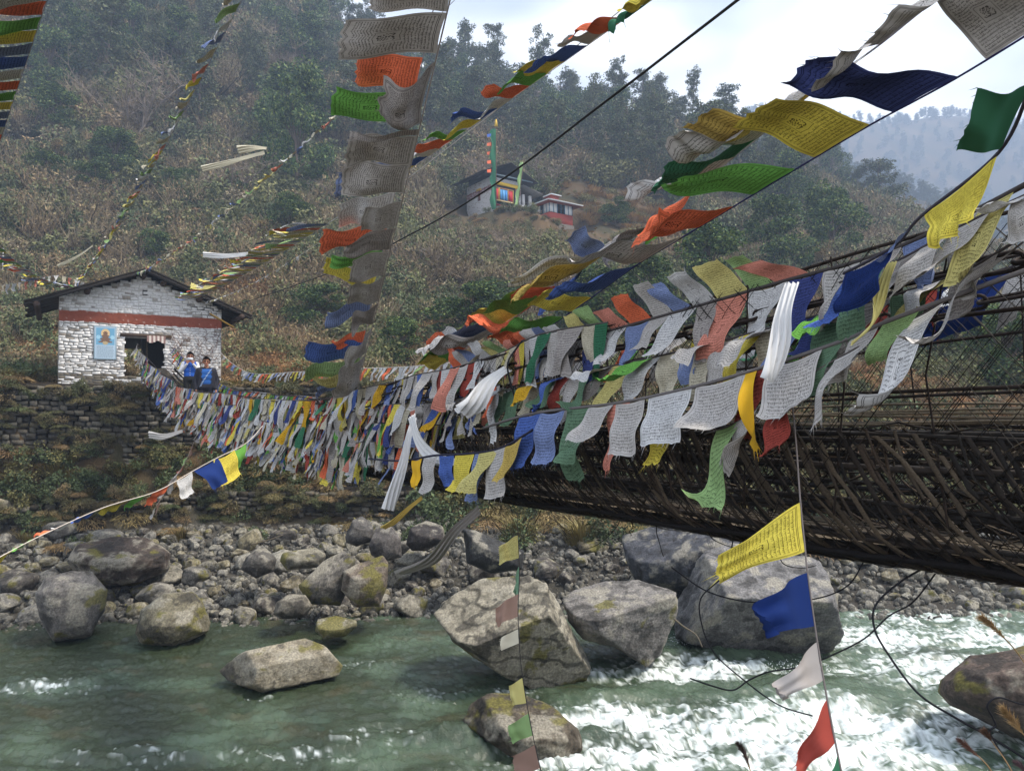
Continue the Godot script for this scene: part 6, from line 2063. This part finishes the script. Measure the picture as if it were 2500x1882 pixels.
func shrub_proto(kind: String, seed_: int) -> ArrayMesh:     # about one metre in radius
	var r := RandomNumberGenerator.new()
	r.seed = seed_
	var mb := MB.new()
	for k in 14:
		var a := r.randf() * TAU
		limb(mb, r, Vector3(r.randfn() * 0.15, -0.15, r.randfn() * 0.15), Vector3(cos(a) * 0.8, 1.0, sin(a) * 0.8).normalized(), r.randf_range(0.6, 1.2), 0.022, Color(0.16, 0.13, 0.11), 0.0, 3)
	if kind == "leafy":
		for k in 9:
			var c := Vector3(r.randfn() * 0.4, r.randf_range(0.2, 0.85), r.randfn() * 0.4)
			leaves(mb, r, c, Vector3.ONE * r.randf_range(0.3, 0.5), 75, 0.075, [Color(0.9, 0.9, 0.9), Color(0.6, 0.62, 0.55), Color(1.1, 1.1, 1.0), Color(0.42, 0.42, 0.4)], 0.4)
	elif kind == "twiggy":
		for k in 170:
			var a := r.randf() * TAU
			var b := Vector3(cos(a), r.randf_range(0.1, 0.9), sin(a)) * r.randf_range(0.1, 0.7)
			var d := Vector3(r.randfn() * 0.6, 1.0, r.randfn() * 0.6).normalized()
			mb.tube([b, b + d * 0.3 + Vector3(r.randfn(), 0, r.randfn()) * 0.05, b + d * r.randf_range(0.4, 0.75)], 0.012, 0.004, 3, Color(0.75, 0.68, 0.62) * r.randf_range(0.7, 1.2))
		leaves(mb, r, Vector3(0, 0.55, 0), Vector3(0.8, 0.5, 0.8), 220, 0.06, [Color(0.8, 0.75, 0.6), Color(0.6, 0.6, 0.45)], 0.6)
	elif kind == "bracken":       # heaped dry fronds that hang over one another
		for k in 700:
			var a := r.randf() * TAU
			var rad := sqrt(r.randf())
			var hh := 0.62 * sqrt(1.0 - rad * rad * 0.92) * r.randf_range(0.75, 1.08)
			var p := Vector3(cos(a) * rad, hh, sin(a) * rad)
			var d := (Vector3(cos(a), -0.55, sin(a)) + Vector3(r.randfn(), r.randfn() * 0.5, r.randfn()) * 0.55).normalized() * r.randf_range(0.14, 0.34)
			var s := d.cross(Vector3(r.randfn(), 1, r.randfn())).normalized() * 0.02
			var col := Color(1.0, 0.92, 0.82) * r.randf_range(0.45, 1.15)
			col.a = 1.0
			mb.quad(p - s, p + s, p + d + s * 0.3, p + d - s * 0.3, col)
	else:                           # grass tussock
		for k in 260:
			var a := r.randf() * TAU
			var b := Vector3(cos(a), 0, sin(a)) * r.randf() * 0.35
			var d := Vector3(cos(a) * r.randf_range(0.2, 1.0), 1.0, sin(a) * r.randf_range(0.2, 1.0)).normalized()
			var s := Vector3(-sin(a), 0, cos(a)) * 0.012
			var ln := r.randf_range(0.35, 0.9)
			var m := b + d * ln * 0.6
			var e := b + d * ln + Vector3(cos(a), -0.5, sin(a)) * ln * 0.3
			var col := Color(1, 0.95, 0.8) * r.randf_range(0.6, 1.2)
			mb.quad(b - s, b + s, m + s, m - s, col)
			mb.tri(m - s, m + s, e, col)
	return mb.mesh(false)
func plant_tree(protos: Array, called: String, label: String, group: String, at: Vector3, h: float, wide := 1.0) -> void:
	var pr: Array = pick(protos)
	var t := thing(called, label, "tree", at, group)
	part("trunk", pr[0], M.twig, t)
	part("crown", pr[1], M.leaf, t)
	t.basis = Basis(Vector3.UP, rr(0, TAU)).scaled(Vector3(h * 0.1 * wide, h * 0.1, h * 0.1 * wide))
func build_vegetation() -> void:
	var ever := []
	var forest := []
	var bare := []
	var russet := []
	for k in 4: ever.append(tree_proto("evergreen", 200 + k))
	for k in 5: forest.append(tree_proto("forest", 220 + k))
	for k in 3: bare.append(tree_proto("bare", 240 + k))
	for k in 3: russet.append(tree_proto("russet", 260 + k))
	# trees one can point to: photo x, y of the foot, y of the top, kind, width, what sets it apart
	for e in [
		[1900, 690, 462, "e", 1.25, "round dense evergreen tree in the clump right of the flags"], [2030, 660, 412, "e", 1.0, "tall dense evergreen tree at the right end of the clump"], [1905, 560, 345, "e", 1.0, "evergreen tree rising behind the round dense one"],
		[1730, 790, 520, "e", 1.2, "broad evergreen tree standing behind the hand rail flags"], [1590, 820, 610, "e", 1.3, "low spreading evergreen tree behind the rail flags"], [1470, 860, 640, "e", 1.5, "dark bushy evergreen tree above the bridge middle"],
		[2010, 690, 568, "r", 1.3, "small russet tree before the evergreen clump"], [725, 490, 150, "e", 0.75, "tall dark evergreen tree on the slope behind the steep flags"], [740, 230, 30, "e", 1.2, "large hazy evergreen tree near the top of the slope"],
		[660, 420, 210, "e", 0.8, "slim evergreen tree beside the tall dark one"], [980, 900, 760, "e", 1.4, "dark evergreen bush-like tree above the bridge flags"], [1060, 360, 90, "f", 1.1, "dark forest tree beside the pole flags at the skyline"],
		[1205, 660, 540, "b", 1.4, "bare branching tree on the bank below the temple"], [1330, 470, 330, "b", 1.6, "bare pale tree behind the temple roof"], [1160, 470, 330, "b", 1.6, "bare grey tree left of the temple roof"], [330, 330, 90, "b", 1.2, "bare tree high on the left slope"],
		[560, 480, 340, "b", 1.6, "spreading bare tree on the left slope"], [130, 340, 200, "e", 1.5, "low round evergreen tree on the far left slope"], [280, 440, 300, "e", 1.6, "pale green bushy tree on the left slope"], [430, 330, 190, "r", 1.5, "russet tree on the left slope"],
		[420, 150, -20, "f", 1.2, "hazy tree high above the gatehouse"], [620, 250, 60, "f", 1.2, "thin hazy tree left of the large evergreen"], [1760, 340, 195, "f", 1.5, "round skyline tree between the flag strings"], [1690, 300, 160, "f", 0.9, "tall slim skyline tree with layered branches"],
		[1500, 300, 130, "f", 0.8, "pointed skyline tree under the grey flag"], [1320, 260, 55, "f", 0.9, "tallest skyline tree with flat tiers"], [1205, 240, 42, "f", 0.8, "slender skyline tree with an airy crown"], [1140, 260, 48, "f", 1.0, "skyline tree nearest the steep grey flags"], [2330, 900, 640, "e", 1.2, "hazy evergreen beyond the wire netting"], [2460, 960, 720, "e", 1.4, "dull green tree behind the wire netting"], [2200, 900, 700, "e", 1.4, "dull green tree behind the blue rail flag"]]:
		var g := ground_hit(e[0], e[1], 30.0)
		var h: float = (e[1] - e[2]) * -g.z / F
		var pr: Array = {"e": ever, "f": forest, "b": bare, "r": russet}[e[3]]
		plant_tree(pr, {"e": "evergreen_tree", "f": "forest_tree", "b": "bare_tree", "r": "russet_tree"}[e[3]], e[5], "", g - Vector3(0, 0.3, 0), clampf(h, 2.0, 22.0), e[4])
	# the forest on the upper slope
	var made := 0
	var tries := 0
	var spots := []
	while made < 285 and tries < 12000:
		tries += 1
		var d := rr(100, 182)
		var x := rr(-0.78, 0.66) * d
		if x > d * 0.42 and d < 150: continue
		if x > -12 and x < 24 and d < 112: continue
		var ok := true
		for s in spots:
			if Vector2(s.x - x, s.y - d).length() < 4.0:
				ok = false
				break
		if not ok: continue
		spots.append(Vector2(x, d))
		var y := height(x, -d)
		var f := rng.randf()
		var kind: Array = [forest, "forest_tree", "grey green airy", "airy", 10.0, 17.0] if f < 0.58 else ([ever, "evergreen_tree", "dark full crowned", "full crowned", 9.0, 14.0] if f < 0.8 else ([bare, "bare_tree", "leafless grey", "leafless", 7.0, 11.0] if f < 0.9 else [russet, "russet_tree", "brownish thin", "brownish", 8.0, 12.0]))
		var hh := rr(kind[4], kind[5])
		var wd := rr(0.85, 1.4)
		var px := 1250.0 + F * x / d
		var where := "above the gatehouse" if px < 480 else ("behind the steep flags" if px < 900 else ("above the temple" if px < 1330 else ("above the little shrine" if px < 1650 else "behind the evergreen clump")))
		var edge := ", on the skyline" if d > 160.0 else (", at the lower edge" if d < 118.0 else ", within the forest")
		var size := "tall " if hh > kind[4] + (kind[5] - kind[4]) * 0.6 else ("short " if hh < kind[4] + (kind[5] - kind[4]) * 0.3 else "")
		plant_tree(kind[0], kind[1], "%s%s%s tree %s%s" % [size, "broad " if wd > 1.15 else "", kind[2], where, edge], "%s trees of the hillside forest" % kind[3], Vector3(x, y - 0.3, -d), hh, wd)
		made += 1
	# big bushes one can tell apart on the lower slopes
	for k in 60:
		var d := rr(44, 96)
		var x := rr(-0.72, 0.5) * d
		if absf(x - 1.2) < 11.0 and d > 76.0: continue
		if NZ.get_noise_2d(x * 0.08 + 7.0, d * 0.08) < -0.1: continue
		var px := 1250.0 + F * x / d
		var hh := rr(2.2, 5.0)
		var where := "above the gatehouse roof" if px < 560 else ("behind the steep flags" if px < 960 else ("below the temple" if px < 1400 else "behind the slanting flag strings"))
		var ch := rng.randf()
		var kd: Array = [ever, "evergreen_bush", "dark rounded evergreen"] if ch < 0.6 else ([bare, "bare_bush", "leafless twiggy"] if ch < 0.85 else [russet, "russet_bush", "russet thin"])
		plant_tree(kd[0], kd[1], "%s %s bush %s, %s" % ["large" if hh > 3.6 else "smaller", kd[2], where, "low on the slope" if d < 60.0 else ("midway up" if d < 78.0 else "high on the slope")], "big bushes of the lower slope", Vector3(x, height(x, -d) - 0.3, -d), hh, rr(1.3, 2.1))
	# scrub that nobody could count
	var kinds := {"leafy": [], "twiggy": [], "bracken": [], "tussock": []}
	for k in 3:
		for q in kinds: kinds[q].append({"mesh": shrub_proto(q, 300 + k * 7 + q.length()), "tr": []})
	var put := func(kind: String, p: Vector3, s: float, col: Color, flat := 1.0) -> void:
		var lst: Array = kinds[kind]
		if kind == "bracken": s = minf(s, rr(0.7, 1.15))
		var tl: Dictionary = lst[rng.randi() % lst.size()]
		var b := Basis.from_euler(Vector3(rr(-0.2, 0.2), rr(0, TAU), rr(-0.2, 0.2))).scaled(Vector3(s * rr(0.85, 1.25), s * flat * rr(0.8, 1.2), s * rr(0.85, 1.25)))
		col *= 1.3
		col.a = 1.0
		tl.tr.append([Transform3D(b, p), col])
	var rust := L(136, 114, 86)
	var olive := L(118, 114, 74)
	var dark := L(76, 88, 60)
	var tanc := L(160, 134, 96)
	var greyb := L(128, 121, 102)
	for k in 21000:
		var d: float = lerpf(29.5, 185.0, pow(rng.randf(), 1.25))
		var x := rr(-0.85, 0.85) * d
		if x > -17.5 and x < -9.5 and d < 35.0: continue
		var tem := Vector2(x - 1.2, d - 92.0)
		if absf(tem.x) < 8.5 and tem.y > -4.5 and tem.y < 8.0: continue
		var y := height(x, -d)
		var n := NF.get_noise_2d(x * 0.07, d * 0.07)
		var n2 := NZ.get_noise_2d(x * 0.18 + 60.0, d * 0.18)
		var s: float = (0.55 + 2.0 * pow(rng.randf(), 2.2)) * (1.0 + smoothstep(60.0, 150.0, d) * 0.7)
		s = minf(s, 0.95 + maxf(d - 32.0, 0.0) / 34.0)
		var p := Vector3(x, y - 0.1, -d)
		var zone := smoothstep(62.0, 40.0, d + n * 16.0)          # dry bracken low down, bushes higher
		var near_temple := x > 6.0 and x < 26.0 and d > 74.0 and d < 112.0
		if absf(x - 1.5) < 11.0 and d > 76.0 and d < 92.0: s = minf(s, rr(0.4, 0.75) if d > 84.0 else rr(0.6, 1.1))
		if near_temple:
			if rng.randf() < 0.45: put.call("tussock", p, s * 0.7, tanc * rr(0.7, 1.0), 0.8)
			elif rng.randf() < 0.3: put.call("leafy", p, s * 0.6, olive * rr(0.8, 1.1), 0.9)
		elif rng.randf() < zone * 0.75:
			put.call("bracken" if n2 > -0.25 else "twiggy", p, s, L(148, 114, 82).lerp(olive, clampf(n2 + 0.4, 0.0, 1.0) * 0.45) * rr(0.75, 1.1), 1.0)
		else:
			var f := rng.randf()
			if f < 0.47 + n * 0.5: put.call("leafy", p, s * 1.1, dark.lerp(olive, rr(0, 0.8)) * rr(0.8, 1.2), 1.1)
			elif f < 0.72: put.call("twiggy", p, s * 1.3, greyb.lerp(rust, rr(0, 0.6)) * rr(0.8, 1.15), 1.1)
			elif f < 0.9: put.call("leafy", p, s, greyb.lerp(rust, rr(0.2, 1.0)) * rr(0.8, 1.1), 0.9)
			else: put.call("bracken", p, s, rust * rr(0.8, 1.1), 0.9)
	# brush on the terraces, over the walls and along the foot of the bank
	for k in 6500:
		var x := rr(-22, 20)
		var zb := wall_depth(x)
		var d := rr(22.3, 33.0)
		var y := height(x, -d)
		var wl := x < -3.5
		if y < 1.7 and rng.randf() < 0.95: continue
		if y < 1.2: continue
		if wl and d > zb + 0.35 and x > -17.8 and x < -10.8 and d < zb + 6.0: continue      # the gatehouse stands here
		if wl and d > zb - 0.35 and d < zb + 0.3 and rng.randf() < 0.75: continue
		if wl and d > zb - 1.95 and d < zb - 1.2 and rng.randf() < 0.65: continue
		var p := Vector3(x, y - 0.06, -d)
		var n2 := NZ.get_noise_2d(x * 0.5, d * 0.5)
		var s := rr(0.3, 0.75)
		if not wl: s *= rr(0.9, 1.6)
		var f := rng.randf() + n2 * 0.5
		if f < 0.25: put.call("leafy", p, s, dark * rr(0.8, 1.3))
		elif f < 0.5: put.call("leafy", p, s * 0.9, olive * rr(0.7, 1.1))
		elif f < 0.75: put.call("tussock", p, s * 1.2, L(128, 118, 78) * rr(0.7, 1.1))
		else: put.call("bracken", p, s, rust.lerp(olive, rr(0, 0.7)) * rr(0.7, 1.0), 0.9)
	# hanging growth down the stone walls
	for k in 1100:
		var x := rr(-20.5, -4)
		var zb := wall_depth(x) - rr(0.1, 0.35)
		var y := 0.0
		if rng.randf() < 0.65: y = lerpf(4.0, 6.75, pow(rng.randf(), 0.7))
		else:
			zb -= 1.6
			y = rr(1.4, 2.9)
		if NZ.get_noise_2d(x * 0.6, y * 0.8) < -0.08: continue
		put.call("leafy" if rng.randf() < 0.6 else "bracken", Vector3(x, y, -zb), rr(0.2, 0.42), dark.lerp(rust, rr(0, 0.8)) * rr(0.75, 1.3))
	# grass round the gatehouse and on the path beside it
	for k in 1900:
		var x := rr(-30, -2)
		var d := rr(29, 40)
		if x > -17.5 and x < -9.8 and d < 34.0: continue
		put.call("tussock", Vector3(x, height(x, -d) - 0.03, -d), rr(0.25, 0.5), L(160, 144, 88).lerp(L(134, 142, 66), rng.randf()) * rr(0.85, 1.15))
	var root := Node3D.new()
	root.name = "hillside_scrub"
	add_child(root)
	tag(root, "brown and olive scrub covering the hillside and terraces", "scrub", "", "stuff")
	for q in kinds:
		for tl in kinds[q]:
			var mm := MultiMesh.new()
			mm.transform_format = MultiMesh.TRANSFORM_3D
			mm.use_colors = true
			mm.mesh = tl.mesh
			mm.instance_count = tl.tr.size()
			for k in tl.tr.size():
				mm.set_instance_transform(k, tl.tr[k][0])
				mm.set_instance_color(k, tl.tr[k][1])
			var mi := MultiMeshInstance3D.new()
			mi.multimesh = mm
			mi.material_override = M.leaf
			mi.name = q + "_growth"
			root.add_child(mi, true)
	# the wood on the far ridges
	var far := []
	for k in 3: far.append({"mesh": tree_proto("forest", 280 + k)[1], "tr": []})
	for k in 5200:
		var d := rr(230, 960)
		var x := rr(-0.55, 0.85) * d
		if x > -0.05 * d and x < 0.28 * d and d < 800: continue
		var s := rr(0.8, 1.5)
		far[rng.randi() % 3].tr.append([Transform3D(Basis(Vector3.UP, rr(0, TAU)).scaled(Vector3(s * 1.5, s, s * 1.5)), Vector3(x, height(x, -d) - 1.0, -d)), Color(1, 1, 1) * rr(0.6, 1.1)])
	root = Node3D.new()
	root.name = "far_wood"
	add_child(root)
	tag(root, "hazy blue wood on the far ridges", "wood", "", "stuff")
	for tl in far:
		var mm := MultiMesh.new()
		mm.transform_format = MultiMesh.TRANSFORM_3D
		mm.use_colors = true
		mm.mesh = tl.mesh
		mm.instance_count = tl.tr.size()
		for k in tl.tr.size():
			mm.set_instance_transform(k, tl.tr[k][0])
			mm.set_instance_color(k, tl.tr[k][1])
		var mi := MultiMeshInstance3D.new()
		mi.multimesh = mm
		mi.material_override = M.leaf
		mi.name = "crowns"
		root.add_child(mi, true)
